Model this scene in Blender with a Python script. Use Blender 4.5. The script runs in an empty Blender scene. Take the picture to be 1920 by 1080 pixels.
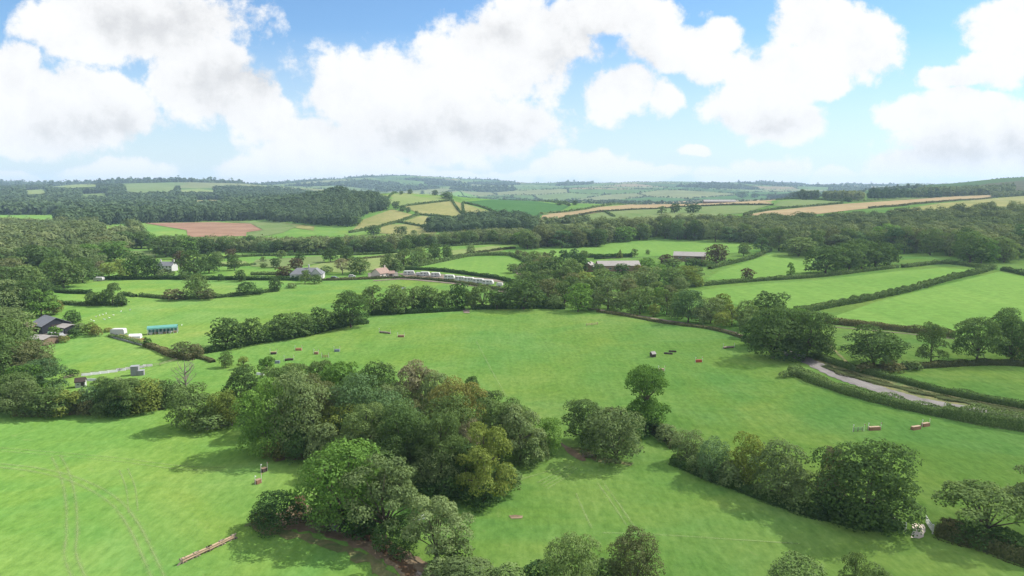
import bpy, math, random
import numpy as np
from mathutils import Vector
from mathutils.geometry import delaunay_2d_cdt

sc = bpy.context.scene
COL = sc.collection
rng = np.random.default_rng(7)
random.seed(7)
T = math.radians(8.4); F = 1281.0; CAMZ = 50.0
cT, sT = math.cos(T), math.sin(T)

# ------------------------------------------------------------------ terrain
CPX = np.array([-500, 0, 240, 480, 720, 960, 1200, 1440, 1680, 1920, 2420], float)
CU = (CPX - 960) / 1295.0
RY = np.array([-1000, 80, 150, 250, 350, 450, 600, 800, 1000, 1300, 1700, 2300, 3200, 4500, 6500, 8500, 11500], float)
ZT = np.array([
 #-500   0   240  480  720  960 1200 1440 1680 1920 2420
 [  0,   0,   0,   0,   0,   0,   0,   0,   0,   0,   0],
 [  0,   0,   0,   0,   0,   0,   0,   0,   0,   0,   0],
 [  0,   0,   0,   0,   0,   0,   0,   0,   0,   0,   0],
 [  1,   0,   0,   0,   0,   0,   0, 0.5,   1,   1,   1],
 [  2,   1,   0,   0,   0,   0,   0,   1,   2,   2,   3],
 [  4,   2,   0,   0,   0,   0,   0,   1,   2,   4,   6],
 [  6,   2,   0,  -1,  -1,   0,   1,   3,   6,   9,  12],
 [ 10,   2,   0,  -2,  -2,   2,   8,  12,  20,  21,  26],
 [ 14,   3,   0,  -1,  13,   8,  13,  18,  27,  25,  32],
 [ 20,   4,   2,   9,  38,  23,  15,  24,  31,  27,  36],
 [ 30,   6,   6,  10,  18,  16,   6,  14,  38,  48,  60],
 [ 50,  24,  32,  24,   6,   2,  -6,   0,  48,  86, 105],
 [ 64,  46,  62,  44,  18,   4,   0,   6,  22,  45,  60],
 [ 90,  60,  66,  58,  58,  44,  52,  44,  34,  40,  60],
 [ 75,  64,  66,  70, 145,  98,  92,  82,  72,  70,  80],
 [ 70,  60,  62,  66, 110,  84,  76,  72,  66,  66,  70],
 [ 60,  40,  40,  40,  60,  50,  40,  40,  40,  40,  40]], float)
LY = np.concatenate([[math.log(20.0)], np.log(RY[1:])])

def _cr(p0, p1, p2, p3, t):
    return 0.5 * (2*p1 + (p2-p0)*t + (2*p0-5*p1+4*p2-p3)*t*t + (3*p1-p0-3*p2+p3)*t**3)

def _loc(x, k):
    i = np.clip(np.searchsorted(k, x, side='right') - 1, 0, len(k) - 2)
    t = np.clip((x - k[i]) / (k[i+1] - k[i]), 0, 1)
    return i, t

def terrain(X, Y):
    X = np.asarray(X, float); Y = np.asarray(Y, float)
    Ye = np.maximum(Y, 60.0)
    u = X / Ye
    i, t = _loc(u, CU); j, s = _loc(np.log(Ye), LY)
    out = []
    for dj in (-1, 0, 1, 2):
        jj = np.clip(j + dj, 0, len(RY) - 1)
        p = [ZT[jj, np.clip(i + di, 0, len(CPX) - 1)] for di in (-1, 0, 1, 2)]
        out.append(_cr(*p, t))
    z = _cr(*out, s)
    a = np.clip((Y - 60) / 300, 0.15, 1)
    z = z + a * (0.7*np.sin(X/61+1.3)*np.sin(Y/83+0.4) + 0.45*np.sin(X/33-Y/47+2) + 0.25*np.sin(X/19+Y/23))
    b = np.clip((Y - 1500) / 2500, 0, 1)
    z = z + b * (15*np.sin(X/410+Y/700)*np.sin(Y/520+1.0) + 8*np.sin(X/190+0.5)*np.sin(Y/260-X/350))
    return z

def ray(px, py):
    Yc = F*cT + (540-py)*sT
    return (px-960)/Yc, (-F*sT + (540-py)*cT)/Yc
_YS = np.exp(np.linspace(math.log(62), math.log(9500), 2600))
def P(px, py):
    """point of the ground seen at photo pixel (px, py)"""
    u, s = ray(px, py)
    d = CAMZ + s*_YS - terrain(u*_YS, _YS)
    k = np.nonzero(d <= 0)[0]
    if len(k) == 0: k = len(_YS) - 1
    else:
        k = k[0]
    Y = _YS[k]
    if 0 < k and d[k] <= 0: Y = _YS[k-1] + (_YS[k]-_YS[k-1]) * d[k-1]/(d[k-1]-d[k])
    return Vector((u*Y, Y, float(terrain(u*Y, Y))))
def mpp(p): return (p.y*cT - (p.z-CAMZ)*sT) / F
def htop(p, py, hpx): return CAMZ + ray(960, py-hpx)[1]*p.y - p.z
def gz(x, y): return float(terrain(x, y))

# ------------------------------------------------------------------ materials
def new_mat(name):
    m = bpy.data.materials.new(name); m.use_nodes = True
    nt = m.node_tree; nt.nodes.clear()
    return m, nt, nt.nodes.new('ShaderNodeOutputMaterial')
def N(nt, kind, **kw):
    n = nt.nodes.new(kind)
    for k, v in kw.items():
        if k.startswith('i_'): n.inputs[k[2:].replace('_', ' ')].default_value = v
        else: setattr(n, k, v)
    return n
def ramp(nt, fac, stops):
    r = nt.nodes.new('ShaderNodeValToRGB'); e = r.color_ramp.elements
    e[0].position, e[0].color = stops[0][0], (*stops[0][1], 1)
    e[1].position, e[1].color = stops[1][0], (*stops[1][1], 1)
    for p, c in stops[2:]:
        x = e.new(p); x.color = (*c, 1)
    nt.links.new(fac, r.inputs[0]); return r.outputs[0]
def mixc(nt, f, a, b, mode='MIX'):
    m = nt.nodes.new('ShaderNodeMix'); m.data_type = 'RGBA'; m.blend_type = mode
    for s, v in ((0, f), (6, a), (7, b)):
        if isinstance(v, (int, float)): m.inputs[s].default_value = v
        elif isinstance(v, tuple): m.inputs[s].default_value = (*v, 1)
        else: nt.links.new(v, m.inputs[s])
    return m.outputs[2]
def math_(nt, op, a, b=None, clamp=False):
    m = nt.nodes.new('ShaderNodeMath'); m.operation = op; m.use_clamp = clamp
    for s, v in ((0, a), (1, b)):
        if v is None: continue
        if isinstance(v, (int, float)): m.inputs[s].default_value = v
        else: nt.links.new(v, m.inputs[s])
    return m.outputs[0]
def noise(nt, vec, scale, detail=4, rough=.55, dist=0):
    n = N(nt, 'ShaderNodeTexNoise'); n.inputs['Scale'].default_value = scale
    n.inputs['Detail'].default_value = detail; n.inputs['Roughness'].default_value = rough
    n.inputs['Distortion'].default_value = dist
    if vec is not None: nt.links.new(vec, n.inputs['Vector'])
    return n.outputs[0]
def pos(nt): return nt.nodes.new('ShaderNodeNewGeometry').outputs['Position']
def mapped(nt, vec, scale=(1, 1, 1), rot=0.0):
    m = nt.nodes.new('ShaderNodeMapping'); m.inputs['Scale'].default_value = scale
    m.inputs['Rotation'].default_value = (0, 0, rot); nt.links.new(vec, m.inputs['Vector']); return m.outputs[0]
def diffuse(nt, out, col):
    d = nt.nodes.new('ShaderNodeBsdfDiffuse')
    if isinstance(col, tuple): d.inputs[0].default_value = (*col, 1)
    else: nt.links.new(col, d.inputs[0])
    nt.links.new(d.outputs[0], out.inputs[0]); return d

def foliage(name, dark, mid, light, trans=.34, objvar=.5):
    dark, mid, light = [(x*1.36*k, y*1.42*k, z*1.22*k) for (x, y, z), k in ((dark, .92), (mid, 1.0), (light, 1.18))]
    m, nt, out = new_mat(name)
    at = N(nt, 'ShaderNodeAttribute', attribute_name='tint')
    oi = nt.nodes.new('ShaderNodeObjectInfo')
    f = math_(nt, 'ADD', math_(nt, 'MULTIPLY', at.outputs['Fac'], 1-objvar), math_(nt, 'MULTIPLY', oi.outputs['Random'], objvar))
    c = ramp(nt, f, [(0.0, dark), (1.0, light), (0.5, mid)])
    d = nt.nodes.new('ShaderNodeBsdfDiffuse'); t = nt.nodes.new('ShaderNodeBsdfTranslucent')
    nt.links.new(c, d.inputs[0])
    c2 = mixc(nt, 1.0, c, (1.0, 1.0, .55), 'MULTIPLY')
    nt.links.new(c2, t.inputs[0])
    mx = nt.nodes.new('ShaderNodeMixShader'); mx.inputs[0].default_value = trans
    nt.links.new(d.outputs[0], mx.inputs[1]); nt.links.new(t.outputs[0], mx.inputs[2])
    nt.links.new(mx.outputs[0], out.inputs[0]); return m

def plain(name, col, var=.18, scale=3.0, rough=.8, spec=.2, metal=0.0):
    m, nt, out = new_mat(name)
    tc = nt.nodes.new('ShaderNodeTexCoord').outputs['Object']
    n = noise(nt, tc, scale, 5, .6)
    n2 = noise(nt, mapped(nt, tc, (1, 1, .25)), scale*.3, 3)
    f = math_(nt, 'ADD', math_(nt, 'MULTIPLY', n, .6), math_(nt, 'MULTIPLY', n2, .4))
    c = ramp(nt, f, [(0.25, tuple(x*(1-var*1.6) for x in col)), (0.75, tuple(min(1, x*(1+var)) for x in col))])
    b = nt.nodes.new('ShaderNodeBsdfPrincipled')
    nt.links.new(c, b.inputs['Base Color']); b.inputs['Roughness'].default_value = rough
    b.inputs['Specular IOR Level'].default_value = spec; b.inputs['Metallic'].default_value = metal
    nt.links.new(b.outputs[0], out.inputs[0]); return m

FOL = {  # sunlit leaf reflectances per kind of foliage
 'oak':    foliage('leaf_oak', (.042,.072,.027), (.060,.096,.036), (.088,.130,.050)),
 'green':  foliage('leaf_green', (.056,.112,.028), (.080,.145,.036), (.112,.182,.048)),
 'ash':    foliage('leaf_ash', (.062,.098,.036), (.092,.132,.050), (.130,.170,.070)),
 'willow': foliage('leaf_willow', (.080,.112,.050), (.110,.146,.066), (.150,.184,.090)),
 'bluish': foliage('leaf_bluish', (.050,.092,.042), (.074,.122,.056), (.105,.158,.080)),
 'maple':  foliage('leaf_maple', (.092,.124,.032), (.126,.156,.042), (.168,.190,.058)),
 'autumn': foliage('leaf_autumn', (.088,.098,.034), (.120,.122,.042), (.160,.148,.054)),
 'pale':   foliage('leaf_pale', (.120,.116,.070), (.158,.150,.096), (.198,.180,.126)),
 'brown':  foliage('leaf_brown', (.066,.080,.038), (.094,.106,.052), (.130,.134,.070)),
 'copper': foliage('leaf_copper', (.052,.044,.028), (.072,.056,.036), (.098,.078,.048)),
 'dark':   foliage('leaf_dark', (.030,.058,.022), (.042,.078,.028), (.060,.100,.036)),
 'hedge':  foliage('leaf_hedge', (.046,.078,.026), (.072,.110,.040), (.110,.145,.060), .15),
 'bramble':foliage('leaf_bramble', (.046,.062,.028), (.078,.084,.040), (.120,.106,.058), .15),
 'wood':   foliage('leaf_wood', (.046,.074,.032), (.094,.120,.054), (.165,.172,.092), .25, 0.0),
 'farwood':foliage('leaf_far_wood', (.036,.058,.032), (.052,.080,.042), (.082,.112,.058), .2, 0.0),
 'fir':    foliage('leaf_fir', (.022,.048,.022), (.036,.066,.030), (.060,.088,.036), .12, 0.0),
}
BARK = plain('bark', (.11, .09, .065), .4, 6, .95, .1)
BARKPALE = plain('bark_pale', (.24, .21, .17), .3, 6, .95, .1)

# ------------------------------------------------------------------ object helpers
def props(o, label=None, cat=None, group=None, kind=None):
    if label: o['label'] = label
    if cat: o['category'] = cat
    if group: o['group'] = group
    if kind: o['kind'] = kind
    return o
def link(name, data, parent=None):
    o = bpy.data.objects.new(name, data); COL.objects.link(o)
    if parent: o.parent = parent
    return o
def thing(name, label, cat, loc, rz=0.0, group=None):
    o = link(name, None); o.empty_display_size = .3
    o.location = loc; o.rotation_euler = (0, 0, rz)
    return props(o, label, cat, group)
def np_mesh(name, V, Q, mat, tint=None, smooth=False, n=4):
    me = bpy.data.meshes.new(name)
    V = np.ascontiguousarray(V, np.float32); Q = np.ascontiguousarray(Q, np.int32)
    me.vertices.add(len(V)); me.vertices.foreach_set('co', V.ravel())
    me.loops.add(Q.size); me.loops.foreach_set('vertex_index', Q.ravel())
    me.polygons.add(len(Q)); me.polygons.foreach_set('loop_start', np.arange(0, Q.size, n, dtype=np.int32))
    if smooth: me.polygons.foreach_set('use_smooth', np.ones(len(Q), bool))
    if mat: me.materials.append(mat)
    me.update(calc_edges=True)
    if tint is not None:
        a = me.attributes.new('tint', 'FLOAT', 'FACE'); a.data.foreach_set('value', np.ascontiguousarray(tint, np.float32))
    return me

class MB:
    def __init__(s): s.v = []; s.f = []
    def add(s, vs, fs):
        b = len(s.v); s.v += [tuple(v) for v in vs]; s.f += [tuple(i+b for i in f) for f in fs]; return s
    def box(s, c, d, rz=0, bev=0.0):
        x, y, z = d[0]/2, d[1]/2, d[2]/2
        b = min(bev, x*.45, y*.45, z*.45)
        if b <= 0:
            pts = [(-x,-y,-z),(x,-y,-z),(x,y,-z),(-x,y,-z),(-x,-y,z),(x,-y,z),(x,y,z),(-x,y,z)]
            fs = [(3,2,1,0),(4,5,6,7),(0,1,5,4),(1,2,6,5),(2,3,7,6),(3,0,4,7)]
        else:
            pts = []
            for zz, k in ((-z, b), (-z+b, 0), (z-b, 0), (z, b)):
                xx, yy = x-k, y-k
                pts += [(-xx,-yy+b,zz),(-xx+b,-yy,zz),(xx-b,-yy,zz),(xx,-yy+b,zz),(xx,yy-b,zz),(xx-b,yy,zz),(-xx+b,yy,zz),(-xx,yy-b,zz)]
            fs = [tuple(range(7,-1,-1)), tuple(range(24,32))]
            for r in range(3):
                for i in range(8):
                    j = (i+1) % 8; fs.append((r*8+i, r*8+j, r*8+8+j, r*8+8+i))
        ca, sa = math.cos(rz), math.sin(rz)
        return s.add([(c[0]+p[0]*ca-p[1]*sa, c[1]+p[0]*sa+p[1]*ca, c[2]+p[2]) for p in pts], fs)
    def tube(s, pts, rad, n=8, cap=True):
        pts = [Vector(p) for p in pts]; b = len(s.v)
        for k, p in enumerate(pts):
            d = (pts[min(k+1, len(pts)-1)] - pts[max(k-1, 0)]).normalized()
            a = d.orthogonal().normalized(); c = d.cross(a)
            r = rad[k] if isinstance(rad, (list, tuple)) else rad
            for i in range(n):
                t = 2*math.pi*i/n; s.v.append(tuple(p + a*(r*math.cos(t)) + c*(r*math.sin(t))))
        for k in range(len(pts)-1):
            for i in range(n):
                j = (i+1) % n; s.f.append((b+k*n+i, b+k*n+j, b+k*n+n+j, b+k*n+n+i))
        if cap:
            s.f.append(tuple(b+i for i in range(n-1, -1, -1))); s.f.append(tuple(b+(len(pts)-1)*n+i for i in range(n)))
        return s
    def prism(s, prof, y0, y1):
        """extrude an (x, z) outline from y0 to y1"""
        n = len(prof)
        return s.add([(p[0], y0, p[1]) for p in prof] + [(p[0], y1, p[1]) for p in prof],
                     [tuple(range(n)), tuple(range(2*n-1, n-1, -1))] + [((i+1) % n, i, n+i, n+(i+1) % n) for i in range(n)])
    def xprism(s, prof, x0, x1):
        n = len(prof)
        return s.add([(x0, p[0], p[1]) for p in prof] + [(x1, p[0], p[1]) for p in prof],
                     [tuple(range(n-1, -1, -1)), tuple(range(n, 2*n))] + [(i, (i+1) % n, n+(i+1) % n, n+i) for i in range(n)])
    def mesh(s, name, mat):
        me = bpy.data.meshes.new(name); me.from_pydata(s.v, [], s.f); me.materials.append(mat); me.update(); return me
    def obj(s, name, mat, parent=None): return link(name, s.mesh(name, mat), parent)

def copy_thing(src, loc, rz=None, label=None, group=None):
    r = src.copy(); COL.objects.link(r); r.location = loc
    if rz is not None: r.rotation_euler = (0, 0, rz)
    if label: r['label'] = label
    if group: r['group'] = group
    for ch in list(src.children):
        c = ch.copy(); COL.objects.link(c); c.parent = r
        for g in list(ch.children):
            d = g.copy(); COL.objects.link(d); d.parent = c
    return r

# ------------------------------------------------------------------ leaves
def leaf_quads(C, NR, S, r):
    n = len(C)
    t = r.normal(size=(n, 3)); t -= NR * (t*NR).sum(1, keepdims=True)
    t /= np.linalg.norm(t, axis=1, keepdims=True) + 1e-9
    b = np.cross(NR, t); S = S[:, None]
    k = r.uniform(.55, 1.0, (n, 4, 1))
    V = np.empty((n, 4, 3))
    V[:, 0] = C + t*S*k[:, 0]; V[:, 1] = C + b*S*.8*k[:, 1]
    V[:, 2] = C - t*S*k[:, 2]; V[:, 3] = C - b*S*.8*k[:, 3]
    V[:, 0] -= NR*S*.18; V[:, 2] -= NR*S*.18
    return V.reshape(-1, 3), np.arange(n*4).reshape(-1, 4)

def unit(v): return v / (np.linalg.norm(v, axis=-1, keepdims=True) + 1e-9)

def crown_shape(style, r):
    """lobes of a crown in a unit frame: height 1, width 1"""
    L = []
    def add(c, rad): L.append((np.array(c, float), np.array(rad, float) if np.ndim(rad) else np.array([rad]*3, float)))
    if style in ('dome', 'field'):   # broad oak, crown down to about a fifth of the height
        n = 30
        for k in range(n):
            a = k*2.39996 + r.uniform(-.4, .4); h = (k+.5)/n
            th = math.acos(1-1.72*h); R = r.uniform(.22, .40)
            rr = r.uniform(.095, .19)
            add((R*math.sin(th)*math.cos(a), R*math.sin(th)*math.sin(a), .50+.40*math.cos(th)*(R/.33)), (rr*1.15, rr*1.15, rr*.8))
        for k in range(6): add((r.uniform(-.15,.15), r.uniform(-.15,.15), r.uniform(.30,.75)), .19)
        if style == 'dome':      # low skirt of foliage
            for k in range(9): add((r.uniform(.2,.33)*math.cos(k*.7), r.uniform(.2,.33)*math.sin(k*.7), r.uniform(.12,.26)), r.uniform(.10,.15))
    elif style == 'tall':        # upright, storeyed, gaps between the limbs
        for k in range(25):
            h = r.uniform(.15, .9); a = k*2.4 + r.uniform(-.5, .5)
            R = .36*math.sin(math.pi*min(.93, .18+.80*h)) + .05
            rr = r.uniform(.10, .17)
            add((R*math.cos(a), R*math.sin(a), h), (rr*1.15, rr*1.15, rr*.75))
        for k in range(4): add((r.uniform(-.1,.1), r.uniform(-.1,.1), .35+.15*k), .13)
    elif style == 'airy':        # open spreading crown on visible limbs
        for k in range(24):
            a = k*2.4 + r.uniform(-.6, .6); h = (k+.5)/24; th = math.acos(1-1.5*h)
            R = r.uniform(.28, .44); rr = r.uniform(.07, .135)
            add((R*math.sin(th)*math.cos(a), R*math.sin(th)*math.sin(a), .53+.42*math.cos(th)*R/.38), (rr*1.2, rr*1.2, rr*.8))
        for k in range(6): add((r.uniform(-.2,.2), r.uniform(-.2,.2), r.uniform(.45,.8)), .12)
    elif style == 'spread':      # wide and low, forked limbs
        for k in range(26):
            a = k*2.4 + r.uniform(-.5, .5); R = math.sqrt((k+.5)/26)*.42
            rr = r.uniform(.08, .14)
            add((R*math.cos(a), R*math.sin(a), .80-.9*R*R+r.uniform(-.09,.06)), (rr, rr, rr*1.3))
    elif style == 'bush':        # foliage down to the ground
        for k in range(20):
            a = k*2.4 + r.uniform(-.4, .4); h = (k+.5)/20; th = math.acos(1-1.05*h)
            R = r.uniform(.24, .36); rr = r.uniform(.13, .22)
            add((R*math.sin(th)*math.cos(a), R*math.sin(th)*math.sin(a), .22+.62*math.cos(th)*R/.34), (rr, rr, rr*1.25))
    elif style == 'lump':        # rounded canopy tree of a wood
        add((0, 0, .58), (.40, .40, .38)); add((0, 0, .25), (.33, .33, .25))
        for k in range(7): add((.27*math.cos(k*.9+r.uniform(-.3,.3)), .27*math.sin(k*.9), r.uniform(.45,.80)), r.uniform(.15,.22))
    elif style == 'cone':
        for k in range(26):
            h = (k+.5)/26; a = k*2.4; R = .36*(1-h)**.8; rr = .05+.13*(1-h)
            add((R*math.cos(a), R*math.sin(a), .12+.84*h), (rr, rr, rr*.8))
    elif style == 'stack':       # tall tree of two storeys, narrower waist
        for k in range(15):
            a = k*2.4; h = (k+.5)/15; th = math.acos(1-1.8*h)
            add((.27*math.sin(th)*math.cos(a)+.04, .27*math.sin(th)*math.sin(a), .74+.17*math.cos(th)), r.uniform(.12,.17)*np.array([1.1,1.1,.6]))
        for k in range(12):
            a = k*2.4+1; h = (k+.5)/12; th = math.acos(1-1.8*h)
            add((.30*math.sin(th)*math.cos(a)-.10, .30*math.sin(th)*math.sin(a), .34+.14*math.cos(th)), r.uniform(.12,.17)*np.array([1.1,1.1,.6]))
    return L

def crown_arrays(style, n, seed, thick=.25):
    r = np.random.default_rng(seed)
    L = crown_shape(style, r)
    ar = np.array([(l[1][0]*l[1][2]) for l in L]); cnt = np.maximum(4, (ar/ar.sum()*n*1.7).astype(int))
    Cs, Ns, G = [], [], []
    for li, ((c, rad), m) in enumerate(zip(L, cnt)):
        d = unit(r.normal(size=(m, 3)))
        d[:, 2] = np.where(d[:, 2] < -.45, -d[:, 2], d[:, 2])
        bump = 1 + .16*np.sin(d[:, 0]*7+li)*np.sin(d[:, 1]*7+2*li)*np.sin(d[:, 2]*6+li)
        q = c + d*rad*(r.uniform(1-thick, 1.08, (m, 1)))*bump[:, None]
        keep = np.ones(m, bool)
        for lj, (c2, r2) in enumerate(L):
            if lj != li: keep &= (((q-c2)/(r2*.72))**2).sum(1) > 1
        keep |= r.random(m) < .05
        keep &= q[:, 2] > .01
        Cs.append(q[keep]); Ns.append(d[keep]/rad); G.append(np.full(keep.sum(), r.random()))
    C = np.concatenate(Cs); D = unit(np.concatenate(Ns)); g = np.concatenate(G)
    if len(C) > n:
        k = r.permutation(len(C))[:n]; C, D, g = C[k], D[k], g[k]
    NR = unit(D*.9 + np.array([0, 0, .25]) + r.normal(size=D.shape)*.42)
    return C, NR, g, L, r

def crown_mesh(style, n, s, seed, mat, hw=1.0):
    C, NR, g, L, r = crown_arrays(style, n, seed)
    S = r.uniform(.6, 1.25, len(C))*s
    V, Q = leaf_quads(C, NR, S, r)
    # normalise to the unit frame
    lo, hi = np.percentile(V, .4, axis=0), np.percentile(V, 99.6, axis=0)
    w = max(hi[0]-lo[0], hi[1]-lo[1]); V[:, :2] -= (lo[:2]+hi[:2])/2; V[:, :2] /= w; V[:, 2] /= hi[2]
    tint = np.clip(g*.45 + r.random(len(C))*.55, 0, 1)
    return np_mesh('crown', V, Q, mat, tint), L, w, hi[2]

def trunk_mesh(style, L, w, h, seed, mat, rad=.022):
    r = random.Random(seed); m = MB()
    if style in ('bush',): tops = [Vector((r.uniform(-.2,.2), r.uniform(-.2,.2), .6)) for _ in range(4)]
    else: tops = None
    fork = {'spread': .22, 'airy': .24, 'dome': .16, 'field': .2, 'stack': .55, 'tall': .6, 'cone': .9}.get(style, .1)
    p = [Vector((0, 0, -.06)), Vector((0, 0, .04)), Vector((.012, .01, fork*.6)), Vector((.0, -.012, fork))]
    m.tube(p, [rad*1.9, rad*1.25, rad, rad*.85], 8)
    ls = [Vector((c[0]/w, c[1]/w, c[2]/h)) for c, _ in L]
    if tops: ls = tops
    r.shuffle(ls)
    for q in ls[:14]:
        b = Vector((0, 0, max(.03, min(fork*r.uniform(.75, 1.02), q.z-.08))))
        mid = b.lerp(q, .5) + Vector((r.uniform(-.03,.03), r.uniform(-.03,.03), r.uniform(.0,.05)))
        m.tube([b, mid, q], [rad*.55, rad*.36, rad*.14], 6)
    if style in ('tall', 'cone', 'stack'): m.tube([(0, -.012, fork), (0, 0, .9)], [rad*.8, rad*.2], 6)
    return m.mesh('trunk', mat)

_proto = {}
LOD = {'hi': (6200, .0235), 'mid': (2000, .040), 'lo': (620, .070), 'xl': (10500, .0185)}
def proto(style, leaf, lod, var):
    k = (style, leaf, lod, var)
    if k not in _proto:
        n, s = LOD[lod]
        if style == 'airy': n = int(n*.72)
        if style in ('bush', 'spread'): n = int(n*.8)
        sk = (style, lod, var)
        if sk not in _proto:
            cm, L, w, h = crown_mesh(style, n, s, hash_(sk), None)
            tm = trunk_mesh(style, L, w, h, hash_(sk), BARK)
            _proto[sk] = (cm, tm)
        cm, tm = _proto[sk]
        c2 = cm.copy(); c2.name = 'crown'; c2.materials.clear(); c2.materials.append(FOL[leaf])
        _proto[k] = (c2, tm)
    return _proto[k]
def hash_(k): 
    x = 17
    for ch in repr(k): x = (x*131 + ord(ch)) % 1000003
    return x

KIND = {  # look word -> (styles, leaf)
 'oak': (('dome',), 'oak'), 'green': (('dome', 'tall'), 'green'), 'ash': (('dome', 'tall'), 'ash'), 'willow': (('dome', 'tall'), 'willow'),
 'bluish': (('dome', 'tall'), 'bluish'), 'maple': (('dome', 'tall'), 'maple'), 'autumn': (('dome',), 'autumn'), 'pale': (('tall',), 'pale'),
 'brown': (('dome',), 'brown'), 'copper': (('dome',), 'copper'), 'dark': (('dome',), 'dark'), 'bushg': (('bush',), 'hedge'),
 'bushd': (('bush',), 'dark'), 'bushw': (('bush',), 'willow'), 'busha': (('bush',), 'autumn'), 'bushb': (('bush',), 'bramble'), 'bushm': (('bush',), 'maple'),
 'spread': (('spread',), 'ash'), 'stack': (('stack',), 'green'), 'narrow': (('tall',), 'green'), 'cone': (('cone',), 'maple'), 'fir': (('cone',), 'dark'),
}
LOOK = {'oak': 'dark green oak', 'green': 'fresh green tree', 'ash': 'open mid-green tree', 'willow': 'grey-green tree', 'bluish': 'blue-green tree',
 'maple': 'yellow-green tree', 'autumn': 'bronze tree', 'pale': 'pale thin-leaved tree', 'brown': 'brownish tree', 'copper': 'copper-leaved tree', 'dark': 'very dark tree',
 'bushg': 'green bush', 'bushd': 'dark bush', 'bushw': 'grey-green bush', 'busha': 'rusty bush', 'bushb': 'brown bramble bush', 'bushm': 'yellow-green bush',
 'spread': 'low spreading tree', 'stack': 'tall two-tiered tree', 'narrow': 'narrow upright tree', 'cone': 'small cone-shaped tree', 'fir': 'dark conifer'}
ORD = ['first', 'second', 'third', 'fourth', 'fifth', 'sixth', 'seventh', 'eighth', 'ninth', 'tenth', 'eleventh', 'twelfth', 'thirteenth', 'fourteenth',
       'fifteenth', 'sixteenth', 'seventeenth', 'eighteenth', 'nineteenth', 'twentieth']
def tens(k):
    if k < 20: return ORD[k]
    t = ['twenty', 'thirty', 'forty', 'fifty', 'sixty'][(k+1)//10-2]
    return t[:-1]+'ieth' if (k+1) % 10 == 0 else t + '-' + ORD[(k+1) % 10 - 1]
_seen = {}
N_TREES = [0]
def plant(px, py, hpx, wpx, kind, label, group, style=None, lod=None, at=None, H=None, W=None):
    p = at or P(px, py)
    if H is None: H = htop(p, py, hpx); W = wpx*mpp(p)*1.09
    styles, leaf = KIND[kind]
    i = _seen.get(kind, 0); _seen[kind] = i+1
    st = style or styles[i % len(styles)]
    if lod is None: lod = 'xl' if hpx > 115 else 'hi' if hpx > 58 else 'mid' if hpx > 24 else 'lo'
    cm, tm = proto(st, leaf, lod, i % (3 if lod in ('hi', 'mid') else 2))
    bush = st == 'bush'
    a = random.uniform(0, 6.28)
    if bush:
        o = link('bush', cm); props(o, label, 'bush', group)
        o.location = p - Vector((0, 0, .05*H))
        o.rotation_euler = (0, 0, a); o.scale = (W, W, H*1.02)
    else:
        o = thing('tree', label, 'tree', p, a, group)
        o.scale = (W, W, H)
        link('trunk', tm, o); link('crown', cm, o)
    N_TREES[0] += 1
    return o
def cluster(group, phrase, rows):
    """rows (px, py, height px, width px, kind[, own label[, style]]); unlabelled members are told apart by look and order from the left"""
    rows = [r if len(r) > 5 else (*r, None) for r in rows]
    un = {}
    for r in rows:
        if not r[5]: un.setdefault(LOOK[r[4]], []).append(r)
    for k in un: un[k].sort(key=lambda r: r[0])
    for r in rows:
        lab = r[5]
        if not lab:
            m = un[LOOK[r[4]]]
            lab = f'{LOOK[r[4]]} {phrase}' if len(m) == 1 else f'{tens(m.index(r))} {LOOK[r[4]]} from the left {phrase}'
        plant(*r[:5], lab, group, style=r[6] if len(r) > 6 else None)
# ------------------------------------------------------------------ ground and hills
def lattice(X, Y, cell=360.0, seed=5):
    """two nearest seeds of a jittered lattice: id, d1, d2"""
    gx, gy = np.floor(X/cell).astype(int), np.floor(Y/cell).astype(int)
    ids, ds = [], []
    for dx in range(-2, 3):
        for dy in range(-2, 3):
            i, j = gx+dx, gy+dy
            h = (i*73856093 ^ j*19349663 ^ seed*83492791) & 0xffffff
            jx = ((h*1103515245+12345) >> 8 & 0xffff)/65535.; jy = ((h*22695477+1) >> 9 & 0xffff)/65535.
            sx, sy = (i+.1+.8*jx)*cell, (j+.1+.8*jy)*cell
            ids.append(h); ds.append(np.hypot((X-sx)*1.0, (Y-sy)*.8))
    ds = np.array(ds); ids = np.array(ids)
    o = np.argsort(ds, axis=0)[:2]
    d = np.take_along_axis(ds, o, 0); k = np.take_along_axis(ids, o, 0)
    return k[0], d[0], d[1]
def cell_rand(h, s): return ((h*2654435761 + s*97531) >> 7 & 0xffff)/65535.

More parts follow.
